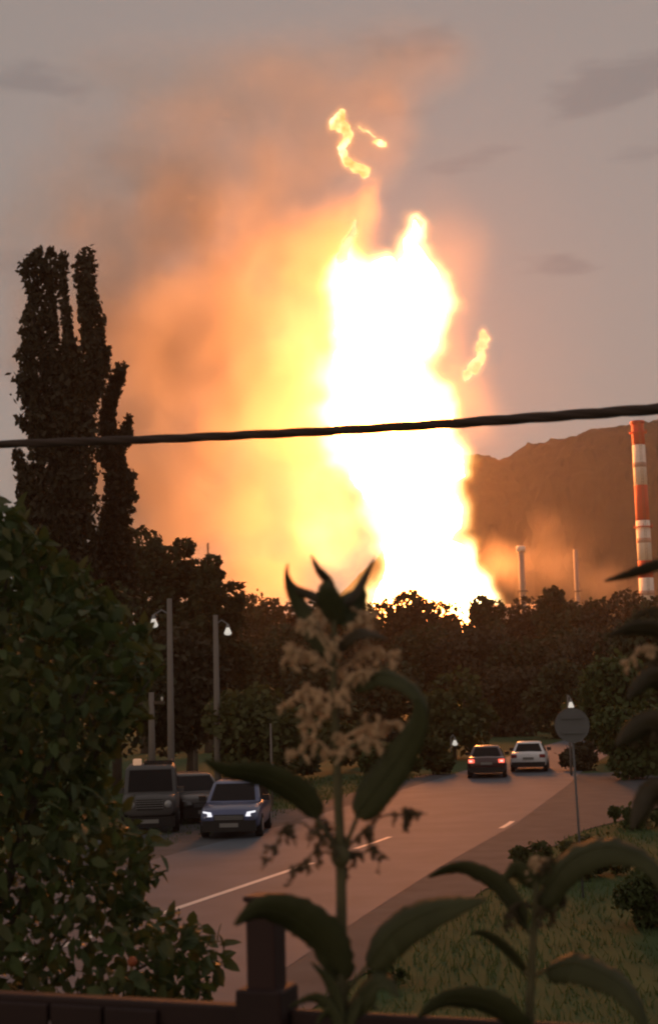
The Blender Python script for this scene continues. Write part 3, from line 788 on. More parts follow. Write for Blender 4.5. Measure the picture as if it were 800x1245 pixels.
# ------------------------------------------------------------------ vehicles
m_tyre = mat('tyre_rubber', (0.02, 0.02, 0.02), 0.85, 0, 0.2, 10)
m_rim = mat('alloy', (0.35, 0.35, 0.36), 0.35, 0.8, 0.1, 10)
m_glass = mat('car_glass', (0.018, 0.017, 0.018), 0.3, 0, 0.1, 2, spec=0.06)
m_trim = mat('black_trim', (0.018, 0.017, 0.017), 0.6, 0, 0.2, 6)
m_plate = mat('plate', (0.22, 0.21, 0.20), 0.5, 0, 0.05, 6)
m_tail_on = mat('tail_light_lit', (0.5, 0.03, 0.02), 0.3, 0, 0.05, 6, emit=(1.0, .12, .07), estr=1.6)
m_tail_hot = mat('tail_bulb', (0.8, 0.3, 0.25), 0.3, 0, 0.05, 6, emit=(1.0, .55, .45), estr=1.5)
m_tail_off = mat('tail_light', (0.25, 0.03, 0.03), 0.25, 0, 0.05, 6)
m_head_on = mat('headlight_lit', (0.9, 0.9, 0.9), 0.2, 0, 0.05, 6, emit=(.92, .92, 1.0), estr=1.0)
m_head_off = mat('headlight', (0.35, 0.35, 0.36), 0.15, 0.2, 0.05, 6)
def car(name, label, loc, heading, paint, st, cab, W, lights, wheel_r=.32, wy=(-1.35, 1.38), group=None, suv=False):
    """st: stations (y, z bottom, z top, half width); cab: (y0, y1, z0, yt0, yt1, z1, hw0, hw1)"""
    t_ = thing(name, label, 'car', loc, heading, group)
    v, f = [], []
    prof = lambda zb, zs, hw: [(.80 * hw, zb), (.97 * hw, zb + .10), (hw, zb + (zs - zb) * .45), (.985 * hw, zb + (zs - zb) * .75), (.94 * hw, zs - .035), (.84 * hw, zs), (0, zs + .025)]
    n = 7
    for (y, zb, zs, hw) in st:
        pr_ = prof(zb, zs, hw)
        for x, z in pr_: v.append((x, y, z))
        for x, z in reversed(pr_[:-1]): v.append((-x, y, z))
    w = 2 * n - 1
    for i in range(len(st) - 1):
        for k in range(w):
            k2 = (k + 1) % w
            f.append((i * w + k, i * w + k2, (i + 1) * w + k2, (i + 1) * w + k))
    f.append(tuple(range(w - 1, -1, -1))); f.append(tuple(range((len(st) - 1) * w, len(st) * w)))
    # cabin: rounded frustum
    y0, y1, z0, yt0, yt1, z1, hw0, hw1 = cab
    cv, cf = [], []
    lv = [(0, 1.0), (.55, .99), (.9, .965), (1.0, .88)]
    rings = []
    for s, q in lv:
        a, b = y0 + (yt0 - y0) * s, y1 + (yt1 - y1) * s
        hw = hw0 + (hw1 - hw0) * s; z = z0 + (z1 - z0) * s
        if s == 1.0: a += .12; b -= .12; hw *= .90; z += .0
        ring = [(-hw, a + .07, z), (-hw * .88, a, z), (hw * .88, a, z), (hw, a + .07, z), (hw, b - .07, z), (hw * .88, b, z), (-hw * .88, b, z), (-hw, b - .07, z)]
        rings.append(ring); cv += ring
    for i in range(len(lv) - 1):
        for k in range(8):
            k2 = (k + 1) % 8
            cf.append((i * 8 + k, i * 8 + k2, (i + 1) * 8 + k2, (i + 1) * 8 + k))
    cf.append(tuple(range((len(lv) - 1) * 8, len(lv) * 8)))
    body = mesh('body', *join([(v, f), (cv, cf)]), paint, t_, True)
    body.modifiers.new('bevel', 'BEVEL').width = .025
    # glass panels a little proud of the cabin faces
    def fpt(side, u, s):
        a, b = y0 + (yt0 - y0) * s, y1 + (yt1 - y1) * s
        hw = hw0 + (hw1 - hw0) * s; z = z0 + (z1 - z0) * s
        e = .012
        if side == 'front': return (hw * .84 * u, b + e, z)
        if side == 'rear': return (hw * .84 * u, a - e, z)
        sx = 1 if side == 'right' else -1
        return (sx * (hw + e), a + .1 + (b - a - .2) * u, z)
    def pane(nm, side, u0, u1, s0, s1):
        q = [fpt(side, u0, s0), fpt(side, u1, s0), fpt(side, u1, s1), fpt(side, u0, s1)]
        c = Vector((0, (y0 + y1) / 2, (z0 + z1) / 2))
        nrm = (Vector(q[1]) - Vector(q[0])).cross(Vector(q[3]) - Vector(q[0])).normalized()
        if nrm.dot(Vector(q[0]) - c) < 0: q.reverse(); nrm = -nrm
        inn = [tuple(Vector(p) - nrm * .02) for p in q]
        mesh(nm, q + inn, [(0, 1, 2, 3), (7, 6, 5, 4), (0, 4, 5, 1), (1, 5, 6, 2), (2, 6, 7, 3), (3, 7, 4, 0)], m_glass, t_)
    pane('windscreen', 'front', -1, 1, .08, .86)
    pane('rear_window', 'rear', -1, 1, .12, .84)
    for sd in ('left', 'right'):
        pane('side_window', sd, .04, .46, .1, .84); pane('side_window', sd, .5, .96, .1, .84)
    # wheels
    for y in wy:
        for sx in (-1, 1):
            wl = bpy.data.objects.new('wheel', None); wl.location = (sx * (W / 2 - .10), y, wheel_r); link(wl, t_)
            g_ = lathe_geo([(wheel_r * .62, -.10), (wheel_r * .96, -.10), (wheel_r, -.07), (wheel_r, .07), (wheel_r * .96, .10), (wheel_r * .62, .10)], 20)
            mesh('tyre', [(p[2], p[0], p[1]) for p in g_[0]], g_[1], m_tyre, wl, True)
            g_ = lathe_geo([(wheel_r * .60, -.105), (wheel_r * .60, .105), (wheel_r * .2, .115)], 10)
            mesh('rim', [(p[2] , p[0], p[1]) for p in g_[0]], g_[1], m_rim, wl)
    yf, yr = st[-1][0], st[0][0]
    front_on, rear_on = lights
    hy, hz, hx = (yf - .02, .665, W / 2 - .30) if not suv else (yf - .015, .86, W / 2 - .32)
    for sx in (-1, 1):
        if suv:
            g_ = lathe_geo([(.10, -.03), (.12, .0), (.10, .03), (.04, .05)], 14)
            mesh('headlight', [(sx * hx + p[0], hy + p[2], hz + p[1]) for p in g_[0]], g_[1], m_head_on if front_on else m_head_off, t_, True)
        else:
            vv = [(sx * (hx - .10), hy + .08, hz - .05), (sx * (hx + .14), hy - .02, hz - .06), (sx * (hx + .17), hy - .06, hz + .09), (sx * (hx - .06), hy + .05, hz + .06)]
            vb = [(p[0] * .98, p[1] - .12, p[2]) for p in vv]
            mesh('headlight', vv + vb, [(0, 1, 2, 3), (7, 6, 5, 4), (0, 4, 5, 1), (1, 5, 6, 2), (2, 6, 7, 3), (3, 7, 4, 0)], m_head_on if front_on else m_head_off, t_)
        zt = .78 if not suv else .85
        tl = mesh('tail_light', *box_geo(sx * (W / 2 - .22) - .14, sx * (W / 2 - .22) + .14, yr - .02, yr + .16, zt - .08, zt + .09), m_tail_on if rear_on else m_tail_off, t_)
        bevelled(tl, .03)
        if rear_on:
            bevelled(mesh('bulb', *box_geo(sx * (W / 2 - .20) - .08, sx * (W / 2 - .20) + .06, yr - .03, yr + .10, zt - .04, zt + .05), m_tail_hot, tl), .02)
        mesh('mirror', *box_geo(sx * (W / 2 + .04) - .10, sx * (W / 2 + .04) + .10, cab[1] - .38, cab[1] - .26, cab[2] + .02, cab[2] + .17), m_trim if not suv else paint, t_)
    mesh('front_bumper', *box_geo(-W / 2 + .12, W / 2 - .12, yf - .16, yf + .04, .20, .50), m_trim, t_)
    mesh('rear_bumper', *box_geo(-W / 2 + .10, W / 2 - .10, yr - .05, yr + .14, .28, .50), m_trim, t_)
    gr = mesh('grille', *box_geo(-.42, .42, yf - .10, yf + .022, .50, .66) if not suv else box_geo(-.38, .38, yf - .1, yf + .02, .7, 1.0), m_trim, t_)
    mesh('slat', *join([box_geo(-.40, .40, yf + .022, yf + .032, z, z + .015) for z in ((.53, .57, .61) if not suv else (.75, .82, .89, .95))]), m_rim, gr)
    mesh('number_plate', *box_geo(-.26, .26, yf + .04, yf + .052, .32, .43), m_plate, t_)
    mesh('number_plate', *box_geo(-.26, .26, yr - .034, yr - .02, .62, .73), m_plate, t_)
    return t_
SEDAN = [(-2.25, .44, .78, .72), (-2.20, .34, .90, .80), (-2.05, .26, .95, .85), (-1.6, .22, .97, .88), (-.9, .20, .95, .90), (.4, .20, .92, .90), (1.1, .21, .90, .895), (1.7, .23, .83, .88), (2.05, .26, .75, .84), (2.2, .30, .69, .79), (2.26, .40, .62, .72)]
SEDAN_CAB = (-1.62, 1.10, .92, -.98, .22, 1.43, .80, .57)
HATCH = [(-1.9, .44, .80, .74), (-1.85, .32, .95, .82), (-1.6, .24, .99, .86), (-.9, .20, .97, .87), (.4, .20, .95, .87), (1.0, .21, .93, .865), (1.55, .23, .86, .85), (1.85, .28, .78, .80), (1.95, .40, .68, .72)]
HATCH_CAB = (-1.78, 1.05, .94, -1.50, .25, 1.50, .78, .64)
JEEP = [(-1.95, .55, 1.08, .80), (-1.9, .46, 1.12, .84), (-1.0, .44, 1.14, .86), (.6, .44, 1.13, .86), (1.0, .46, 1.12, .80), (1.85, .50, 1.08, .76), (1.98, .54, 1.02, .72)]
JEEP_CAB = (-1.93, .85, 1.10, -1.85, .58, 1.92, .80, .74)
m_blue = mat('blue_paint', (0.075, 0.095, 0.20), 0.3, 0.3, 0.06, 1.5, spec=.6, coat=.6)
m_maroon = mat('maroon_paint', (0.05, 0.012, 0.012), 0.3, 0.2, 0.1, 1.5, spec=.6, coat=.6)
m_silver = mat('white_car_paint', (0.75, 0.72, 0.73), 0.35, 0.0, 0.06, 1.5, spec=.5, coat=.5)
m_grey = mat('grey_paint', (0.075, 0.072, 0.072), 0.55, 0.0, 0.15, 1.5, spec=.4)
m_black = mat('black_paint', (0.018, 0.015, 0.015), 0.35, 0.1, 0.1, 1.5, spec=.5, coat=.4)
def put(px, py): p = on_ground(px, py); return (p.x, p.y, .014)
bp = put(289, 1013)
car('blue_car', 'blue car coming towards the viewer with both headlights lit', bp, math.atan2(0 - bp[0] * -1, 1) * 0 + R(180 - 3), m_blue, HATCH, HATCH_CAB, 1.74, (True, False), wy=(-1.2, 1.22))
rp_ = put(593, 944)
car('dark_red_car', 'dark red saloon driving away with both tail lights glowing red', rp_, R(-7), m_maroon, SEDAN, SEDAN_CAB, 1.8, (False, True))
wp = put(645, 937)
car('white_car', 'white saloon ahead of the dark red car, at the far bend', wp, R(-10), m_silver, SEDAN, SEDAN_CAB, 1.8, (False, False))
jp = at(184, 995, 44.0)
jeep = car('off_roader', 'boxy grey off-roader parked facing the viewer beside the garden shrub', (jp.x, 44.0, .0), R(180 + 6), m_grey, JEEP, JEEP_CAB, 1.72, (False, False), .36, (-1.2, 1.25), suv=True)
bk = bevelled(mesh('roof_lamp', *box_geo(.28, .54, -.1, .18, 1.925, 2.12), mat('amber_lens', (.75, .42, .25), .35, 0, .05, 4, emit=(1.0, .6, .38), estr=.25), jeep), .04)
mesh('roof_rack', *join([box_geo(-.66, .2, y, y + .04, 1.93, 1.99) for y in (-1.6, -1.0, -.4, .1)] + [box_geo(x, x + .04, -1.62, .16, 1.99, 2.04) for x in (-.66, .16)]), m_trim, jeep)
dp = at(232, 985, 47)
car('black_car', 'dark car parked between the boxy off-roader and the blue car', (dp.x, 47.0, .0), R(180 + 20), m_black, HATCH, HATCH_CAB, 1.74, (False, False), wy=(-1.2, 1.22))

# ------------------------------------------------------------------ overhead cable: bundle of twisted strands
m_cable = mat('cable_sheath', (0.055, 0.034, 0.026), 0.8, 0, 0.2, 4)
CAB = [(-300, 547, 7.6), (0, 540, 6.6), (200, 533.5, 6.1), (400, 524, 5.6), (540, 515.5, 5.25), (800, 497, 4.6), (1050, 474, 4.0)]
cable = thing('overhead_cable', 'thick dark twisted cable sagging across the whole view in front of the fire', 'cable', at(400, 524, 5.6))
co = cable.location.copy()
nC = 420
cpts = []
for i in range(nC + 1):
    px = -300 + 1350 * i / nC
    py = np.interp(px, [q[0] for q in CAB], [q[1] for q in CAB]); yy = np.interp(px, [q[0] for q in CAB], [q[2] for q in CAB])
    cpts.append(at(px, py, yy) - co)
sm = list(cpts)
for _ in range(60):
    sm = [sm[0]] + [(sm[i - 1] + sm[i] * 2 + sm[i + 1]) / 4 for i in range(1, nC)] + [sm[-1]]
for s in range(3):
    P = [p + Vector((0, math.cos(i * .12 + s * 2.094), math.sin(i * .12 + s * 2.094))) * .0062 for i, p in enumerate(sm)]
    mesh('strand', *tube_geo(P, .0142, 8), m_cable, cable, True)

# ------------------------------------------------------------------ garden fence
m_fence = mat('dark_red_fence_paint', (0.024, 0.009, 0.008), 0.7, 0.1, 0.35, 6.0, 0.1, 0.4)
m_fence2 = mat('brown_post_paint', (0.036, 0.014, 0.012), 0.7, 0.1, 0.35, 8.0, 0.1, 0.4)
fa, fb = at(-150, 1201, 3.0), at(1000, 1257, 2.38)
fz = (at(0, 1207, 2.9).z + at(640, 1240, 2.54).z) / 2
d_ = Vector((fb.x - fa.x, fb.y - fa.y, 0)); fl = d_.length; ang = math.atan2(d_.y, d_.x)
fence = thing('garden_fence', 'low dark red metal fence along the bottom of the view with one taller post', 'fence', (fa.x, fa.y, GARDEN), ang)
def along(px):     # distance along the fence seen at a photo pixel column
    r_ = _f + _r * ((px - 400) / F_PX) + _u * ((622.5 - 1225) / F_PX)
    # intersect in plan
    A = np.array([[r_.x, -d_.x / fl], [r_.y, -d_.y / fl]]); s_ = np.linalg.solve(A, np.array([fa.x, fa.y]))
    return s_[1]
top = fz - GARDEN
pxs = along(325)
bevelled(mesh('top_rail', *box_geo(-.3, pxs - .047, -.02, .02, top - .045, top), m_fence, fence), .006)
bevelled(mesh('top_rail', *box_geo(pxs + .047, fl + .2, -.010, .010, top - .047, top - .004), m_fence, fence), .006)
mesh('lower_rail', *box_geo(-.3, fl + .2, -.016, .016, .18, .215), m_fence, fence)
x = -.28
while x < fl + .1:
    if not (pxs - .17 < x + .06 < pxs + .04):
        bevelled(mesh('board', *box_geo(x, x + .112, -.034, -.022, .06, top - (.012 if x < pxs else .03)), m_fence, fence), .004)
    x += .118
pz = at(325, 1096, fa.y + (fb.y - fa.y) * pxs / fl).z - GARDEN
post = bevelled(mesh('post', *box_geo(pxs - .029, pxs + .029, -.029, .029, 0, pz), m_fence2, fence), .004)
bevelled(mesh('cap', *box_geo(pxs - .033, pxs + .033, -.033, .033, pz + .001, pz + .012), m_fence2, post), .004)
bevelled(mesh('sleeve', *box_geo(pxs - .046, pxs + .046, -.046, .046, 0, top + .035), m_fence, post), .006)
for q in (along(900), -.1):
    mesh('post', *box_geo(q - .029, q + .029, .024, .082, 0, top - .01), m_fence2, fence)
# ------------------------------------------------------------------ tall garden plants
m_stem = mat('plant_stem', (0.10, 0.085, 0.04), 0.7, 0, 0.3, 30)
m_leafbig = leafmat('big_leaf', (0.075, 0.076, 0.034), .35, .7, .25, 14, .2)
m_leafbrown = leafmat('bronze_leaf', (0.070, 0.050, 0.026), .35, .55, .2, 14, .3)
m_spray = mat('flower_spray_tan', (0.56, 0.37, 0.22), 0.9, 0, 0.4, 60)
m_spray2 = mat('seed_spray_dark', (0.09, 0.065, 0.035), 0.9, 0, 0.4, 60)
def ppath(pts, y): return [at(p[0], p[1], y + (p[2] if len(p) > 2 else 0)) for p in pts]
def smooth_path(P, n):
    P = [Vector(p) for p in P]; out_ = []
    for i in range(len(P) - 1):
        p0, p1, p2, p3 = P[max(i - 1, 0)], P[i], P[i + 1], P[min(i + 2, len(P) - 1)]
        for k in range(n):
            t = k / n
            out_.append(.5 * ((2 * p1) + (p2 - p0) * t + (2 * p0 - 5 * p1 + 4 * p2 - p3) * t * t + (3 * p1 - p0 - 3 * p2 + p3) * t ** 3))
    return out_ + [P[-1]]
def blade(name, parent, base, mid, width, tilt=.5, fold=.25, y=2.1, m=None, label=None, petiole=None, seed=0, tip=1.3):
    """leaf blade along mid (px, py, dy); width px at the middle; tilt turns the blade about its midrib"""
    off = parent.location
    P = smooth_path(ppath(mid, y), 8)
    n = len(P); k = y / F_PX
    v, f = [], []
    for i, p in enumerate(P):
        t = (P[min(i + 1, n - 1)] - P[max(i - 1, 0)]).normalized()
        view = (p - CAM).normalized()
        side = t.cross(view).normalized(); nrm = side.cross(t).normalized()
        u = i / (n - 1)
        wd = width * k * (math.sin(math.pi * min(1, u ** .62 * .98 + .02)) ** .75) * (1 - .25 * u ** 3) * (1 + .12 * mnoise.noise((i * .9, seed, 0)) + .05 * (i % 2))
        l = (side * math.cos(tilt) + nrm * math.sin(tilt)); dn = l.cross(t)
        w1 = .10 * mnoise.noise((i * .6, seed, 4)) ; w2 = .10 * mnoise.noise((i * .6, seed, 8))
        for s in (-1, -.5, 0, .5, 1):
            sag = fold * (abs(s) ** 1.6) + (w1 if s < 0 else w2) * abs(s) * 2
            v.append(p + l * (wd * .5 * s) + dn * (wd * .5 * sag) - off)
    for i in range(n - 1):
        for q in range(4):
            f.append((i * 5 + q, i * 5 + q + 1, (i + 1) * 5 + q + 1, (i + 1) * 5 + q))
    o = mesh(name, v, f, m or m_leafbig, parent, True)
    so = o.modifiers.new('thick', 'SOLIDIFY'); so.thickness = .0012; so.offset = 0
    vein = mesh('midrib', *tube_geo([p - off + Vector((0, -.0006, 0)) for p in P], [.0019 * (1 - .8 * i / n) for i in range(n)], 5), m or m_leafbig, o, True)
    if petiole:
        mesh('petiole', *tube_geo([p - off for p in smooth_path(ppath(petiole, y), 4)], .0032, 6), m_stem, parent, True)
    if label: o['label'] = label
    return o
def blob(c, r, sq, rg):
    d = rg.normal(size=3); d /= np.linalg.norm(d)
    e = np.cross(d, rg.normal(size=3)); e /= np.linalg.norm(e); g_ = np.cross(d, e)
    c = np.array(c)
    v = [c + d * r * sq, c - d * r * sq, c + e * r, c - e * r, c + g_ * r, c - g_ * r]
    return v, [(0, 2, 4), (0, 4, 3), (0, 3, 5), (0, 5, 2), (1, 4, 2), (1, 3, 4), (1, 5, 3), (1, 2, 5)]
def spray(parent, pts, y, m, n=70, spread=14, drop=10, seed=0, size=2.2, name='flower_spray'):
    """feathery drooping flower branch: thin stalk, side stalks hung with tiny bead-like florets"""
    rg = np.random.default_rng(500 + seed); off = np.array(parent.location); k = y / F_PX
    P = smooth_path(ppath(pts, y), 6)
    geos = [tube_geo([p - Vector(off) for p in P], [.0022 * (1 - .6 * i / len(P)) for i in range(len(P))], 5)]
    for j in range(max(8, n // 7)):
        i = int(rg.uniform(.12, 1) * (len(P) - 1))
        a = np.array(P[i]) - off
        d = rg.normal(size=3) * np.array([1, 1, .7]); d /= np.linalg.norm(d)
        b = a + d * spread * k * rg.uniform(.35, 1.0); c = b + np.array([d[0] * .3, d[1] * .3, -1]) * drop * k * rg.uniform(.3, 1.0)
        geos.append(tube_geo([a, b, c], .0008, 3))
        for q in range(15):
            u = rg.uniform(.1, 1)
            p = a + (b - a) * min(1, u * 2) if u < .5 else b + (c - b) * (u - .5) * 2
            geos.append(blob(p + rg.normal(size=3) * 1.5 * k, size * k * rg.uniform(.35, .95), 2.4, rg))
    return mesh(name, *join(geos), m, parent)

PY = 2.1
st_px = [(419, 1330), (416, 1180), (414, 1040), (408, 900), (405, 800), (408, 740)]
pb = at(419, 1330, PY)
plant = thing('flowering_plant', 'tall slender plant with drooping leaves and feathery tan flower sprays in the middle foreground', 'plant', (pb.x, PY, GARDEN))
pl = plant.location
SP = smooth_path([Vector((pb.x + .004, PY, GARDEN))] + ppath(st_px, PY), 6)
mesh('stem', *tube_geo([p - pl for p in SP], list(np.linspace(.0105, .0042, len(SP))), 10), m_stem, plant, True)
mesh('stem_node', *lathe_geo([(.006, -.02), (.014, -.008), (.015, .004), (.006, .016)], 10), m_stem, plant, True).location = at(414, 1040, PY) - pl
# head: spiky young leaves
blade('top_leaf', plant, None, [(404, 752, 0), (384, 728, .01), (358, 716, .03), (349, 700, .03), (350, 684, .02)], 12, .2, .3, PY, m_leafbrown, seed=1)
blade('top_leaf', plant, None, [(394, 800, 0), (380, 770, .01), (366, 742, .03), (352, 716, .03), (347, 694, .02)], 26, .5, .3, PY, m_leafbig, seed=2)
blade('top_leaf', plant, None, [(410, 735, 0), (398, 708, -.01), (386, 692, -.02), (378, 674, -.02)], 14, .6, .3, PY, m_leafbrown, seed=3)
blade('top_leaf', plant, None, [(420, 735, 0), (434, 718, .01), (444, 700, .02), (456, 678, .02)], 14, .6, .3, PY, m_leafbrown, seed=4)
blade('top_leaf', plant, None, [(412, 760, 0), (402, 735, -.02), (396, 715, -.03), (402, 706, -.02)], 30, .3, .3, PY, m_leafbig, seed=5)
blade('top_leaf', plant, None, [(412, 760, 0), (424, 738, .02), (436, 722, .03), (438, 712, .03)], 34, .3, .3, PY, m_leafbig, seed=6)
blade('top_leaf', plant, None, [(408, 790, 0), (430, 772, -.03), (450, 770, -.06), (472, 778, -.07)], 22, .9, .3, PY, m_leafbrown, seed=7)
# feathery sprays
SPR = [([(404, 800), (385, 770), (372, 758), (362, 762)], 60), ([(406, 815), (380, 800), (362, 792), (350, 800)], 90), ([(404, 850), (380, 838), (366, 842), (352, 856)], 90), ([(405, 790), (430, 765), (448, 755), (456, 762)], 80),
       ([(408, 820), (436, 800), (462, 792), (478, 806)], 100), ([(408, 860), (420, 830), (440, 818), (462, 815)], 80), ([(408, 905), (440, 885), (474, 880), (504, 892)], 110), ([(408, 880), (390, 860), (376, 868), (366, 885)], 70),
       ([(406, 770), (398, 752), (392, 745), (386, 752)], 50), ([(412, 765), (424, 750), (436, 745), (446, 752)], 50), ([(408, 930), (424, 905), (446, 900), (470, 905)], 60), ([(404, 920), (388, 902), (374, 905), (362, 918)], 50)]
for i, (p, n_) in enumerate(SPR):
    spray(plant, p, PY - .02 + .01 * (i % 5), m_spray, int(n_ * 1.5), 16, 12, i, 2.3)
LOW = [([(412, 1040), (388, 1018), (362, 1000), (338, 1022), (330, 1050)], 90), ([(412, 1045), (394, 1036), (378, 1040), (362, 1062)], 60), ([(416, 1040), (440, 1012), (462, 994), (490, 990), (520, 990)], 110), ([(416, 1045), (436, 1040), (456, 1034), (474, 1046)], 70), ([(412, 1030), (396, 1010), (384, 1005), (372, 1016)], 50)]
for i, (p, n_) in enumerate(LOW):
    spray(plant, p, PY - .02 + .012 * i, m_spray2, n_, 12, 20, 30 + i, 2.6, 'seed_spray')
# large drooping leaves
blade('leaf', plant, None, [(430, 836, 0), (462, 820, -.03), (496, 832, -.06), (516, 858, -.08), (518, 872, -.08)], 32, .9, .35, PY, seed=11, petiole=[(408, 850), (418, 840), (430, 836)])
blade('leaf', plant, None, [(432, 992, 0), (452, 965, -.02), (485, 920, -.05), (508, 880, -.09), (506, 848, -.10)], 46, .45, .25, PY, seed=12, petiole=[(416, 1042), (426, 1015), (436, 990)])
blade('leaf', plant, None, [(384, 996, 0), (362, 968, -.02), (322, 946, -.05), (276, 938, -.09), (248, 924, -.11)], 44, .75, .25, PY, seed=13, petiole=[(412, 1040), (398, 1015), (384, 996)])
blade('leaf', plant, None, [(412, 1196, 0), (392, 1150, -.02), (356, 1118, -.05), (318, 1108, -.07), (284, 1126, -.08)], 62, .75, .35, PY, seed=15, petiole=[(416, 1215), (412, 1196)])
blade('leaf', plant, None, [(446, 1176, 0), (476, 1136, -.02), (514, 1112, -.05), (556, 1100, -.07), (592, 1094, -.08)], 54, .7, .3, PY, seed=16, petiole=[(416, 1215), (430, 1195), (446, 1176)])
blade('leaf', plant, None, [(420, 1235, 0), (450, 1200, -.04), (470, 1195, -.06), (486, 1215, -.08)], 40, .9, .3, PY, seed=17)
for i, (a, b, c) in enumerate([((414, 1250), (380, 1215), (352, 1225)), ((414, 1245), (395, 1190), (378, 1170)), ((418, 1255), (440, 1215), (462, 1230)), ((414, 1260), (398, 1232), (384, 1248))]):
    blade('small_leaf', plant, None, [a, ((a[0] + b[0]) / 2, (a[1] + b[1]) / 2 - 8), b, c], 20, .8, .3, PY - .03, seed=20 + i)

# second plant, lower, at the right
QY = 2.3
q0 = at(647, 1330, QY)
plant2 = thing('flowering_plant', 'shorter dark plant with wide arching leaves and a small pale tuft, right foreground', 'plant', (q0.x, QY, GARDEN))
pl2 = plant2.location
SP = smooth_path([Vector((q0.x, QY, GARDEN))] + ppath([(647, 1330), (646, 1190), (650, 1120), (652, 1060)], QY), 6)
mesh('stem', *tube_geo([p - pl2 for p in SP], list(np.linspace(.009, .004, len(SP))), 10), m_stem, plant2, True)
blade('leaf', plant2, None, [(655, 1100, 0), (690, 1048, -.04), (740, 1030, -.08), (790, 1050, -.12), (812, 1098, -.15)], 52, .85, .35, QY, seed=31, petiole=[(651, 1120), (655, 1100)])
blade('leaf', plant2, None, [(664, 1180, 0), (700, 1172, -.04), (748, 1192, -.08), (776, 1226, -.11), (788, 1262, -.12)], 48, .8, .35, QY, seed=32, petiole=[(646, 1190), (664, 1180)])
blade('leaf', plant2, None, [(636, 1182, 0), (610, 1154, -.02), (588, 1138, -.03), (572, 1136, -.03)], 26, 1.1, .3, QY, seed=33, petiole=[(646, 1190), (636, 1182)])
blade('leaf', plant2, None, [(640, 1130, 0), (604, 1082, .04), (560, 1060, .08), (520, 1068, .12)], 44, 1.05, .3, QY, seed=34, petiole=[(650, 1140), (640, 1130)])
blade('leaf', plant2, None, [(640, 1260, 0), (596, 1226, -.04), (545, 1218, -.06), (506, 1240, -.08)], 44, .9, .3, QY, seed=35)
blade('top_leaf', plant2, None, [(650, 1080, 0), (632, 1062, .0), (624, 1060, .0), (612, 1074, 0)], 26, .6, .3, QY, seed=36)
blade('top_leaf', plant2, None, [(652, 1075, 0), (664, 1058, .0), (672, 1050, .0), (680, 1056, 0)], 22, .6, .3, QY, seed=37)
for i, p in enumerate([[(652, 1075), (644, 1050), (652, 1042), (664, 1048)], [(651, 1100), (668, 1090), (680, 1096), (686, 1108)], [(650, 1105), (636, 1098), (626, 1104), (620, 1116)], [(652, 1070), (660, 1052), (670, 1050), (676, 1058)], [(650, 1112), (660, 1105), (672, 1112), (676, 1124)]]):
    spray(plant2, p, QY, m_spray2 if i else m_spray, 60, 12, 12, 60 + i, 2.2)

# third plant standing just outside the right edge, leaves reaching in
TY = 2.2
q0 = at(830, 1330, TY)
plant3 = thing('flowering_plant', 'tall plant at the right edge with leaves and pale sprays reaching in below the chimney', 'plant', (q0.x, TY, GARDEN))
pl3 = plant3.location
SP = smooth_path([Vector((q0.x, TY, GARDEN))] + ppath([(830, 1330), (826, 1100), (822, 900), (820, 740), (818, 690)], TY), 6)
mesh('stem', *tube_geo([p - pl3 for p in SP], list(np.linspace(.011, .005, len(SP))), 10), m_stem, plant3, True)
blade('leaf', plant3, None, [(818, 684, 0), (790, 692, -.02), (762, 700, -.04), (734, 707, -.06)], 20, .8, .3, TY, m_leafbrown, seed=41)
blade('leaf', plant3, None, [(818, 905, 0), (796, 886, -.02), (770, 890, -.05), (748, 908, -.07)], 40, .5, .35, TY, m_leafbrown, seed=43, petiole=[(822, 930), (818, 905)])
blade('leaf', plant3, None, [(818, 985, 0), (800, 968, -.02), (782, 980, -.05), (768, 1010, -.07)], 40, .5, .35, TY, m_leafbrown, seed=44, petiole=[(824, 1010), (818, 985)])
blade('leaf', plant3, None, [(820, 842, 0), (800, 828, -.02), (780, 832, -.05), (762, 850, -.07)], 34, .5, .3, TY, m_leafbrown, seed=45)
blade('leaf', plant3, None, [(820, 785, 0), (796, 768, -.02), (766, 766, -.05), (738, 774, -.07)], 26, .7, .3, TY, m_leafbrown, seed=42)
for i, p in enumerate([[(818, 800), (796, 788), (776, 792), (762, 806)], [(818, 820), (800, 806), (786, 810), (778, 826)], [(820, 905), (796, 890), (778, 895), (768, 910)], [(820, 760), (800, 742), (780, 744), (768, 756)], [(820, 985), (798, 975), (784, 985), (776, 1002)]]):
    spray(plant3, p, TY - .01, m_spray if i in (0,) else m_spray2, 80, 14, 12, 80 + i, 2.2)

# ------------------------------------------------------------------ leafy garden shrub at the left
m_shrub = leafmat('shrub_leaf', (0.070, 0.094, 0.032), .5, .6, .3, 9, .35)
m_shrub2 = leafmat('shrub_leaf_olive', (0.090, 0.098, 0.036), .5, .6, .3, 9, .35)
SY = 5.0
sb = at(-60, 1250, SY)
shrub = thing('garden_shrub', 'big leafy dark green shrub filling the left foreground behind the fence', 'shrub', (sb.x, SY, GARDEN))
EDGE = [(600, -20), (612, 14), (640, 40), (665, 60), (690, 95), (720, 125), (750, 165), (800, 190), (870, 178), (905, 140), (960, 128), (990, 150), (1020, 190), (1060, 202), (1085, 176), (1105, 185), (1120, 235), (1135, 262), (1165, 276), (1200, 262), (1240, 230), (1290, 200)]
rg = np.random.default_rng(77)
def shrub_pts(n, rmin=0.0):
    out_ = []
    while len(out_) < n:
        py = rg.uniform(600, 1290); xr = interp(EDGE, py) + 8 * mnoise.noise((py * .04, 1, 1))
        u = rg.uniform(rmin, 1) ** .8
        px = -330 + (xr + 330) * u
        d = math.sqrt(max(0, 1 - u * u)) * .85
        out_.append(at(px, py, SY + rg.uniform(-1, 1) * d))
    return out_
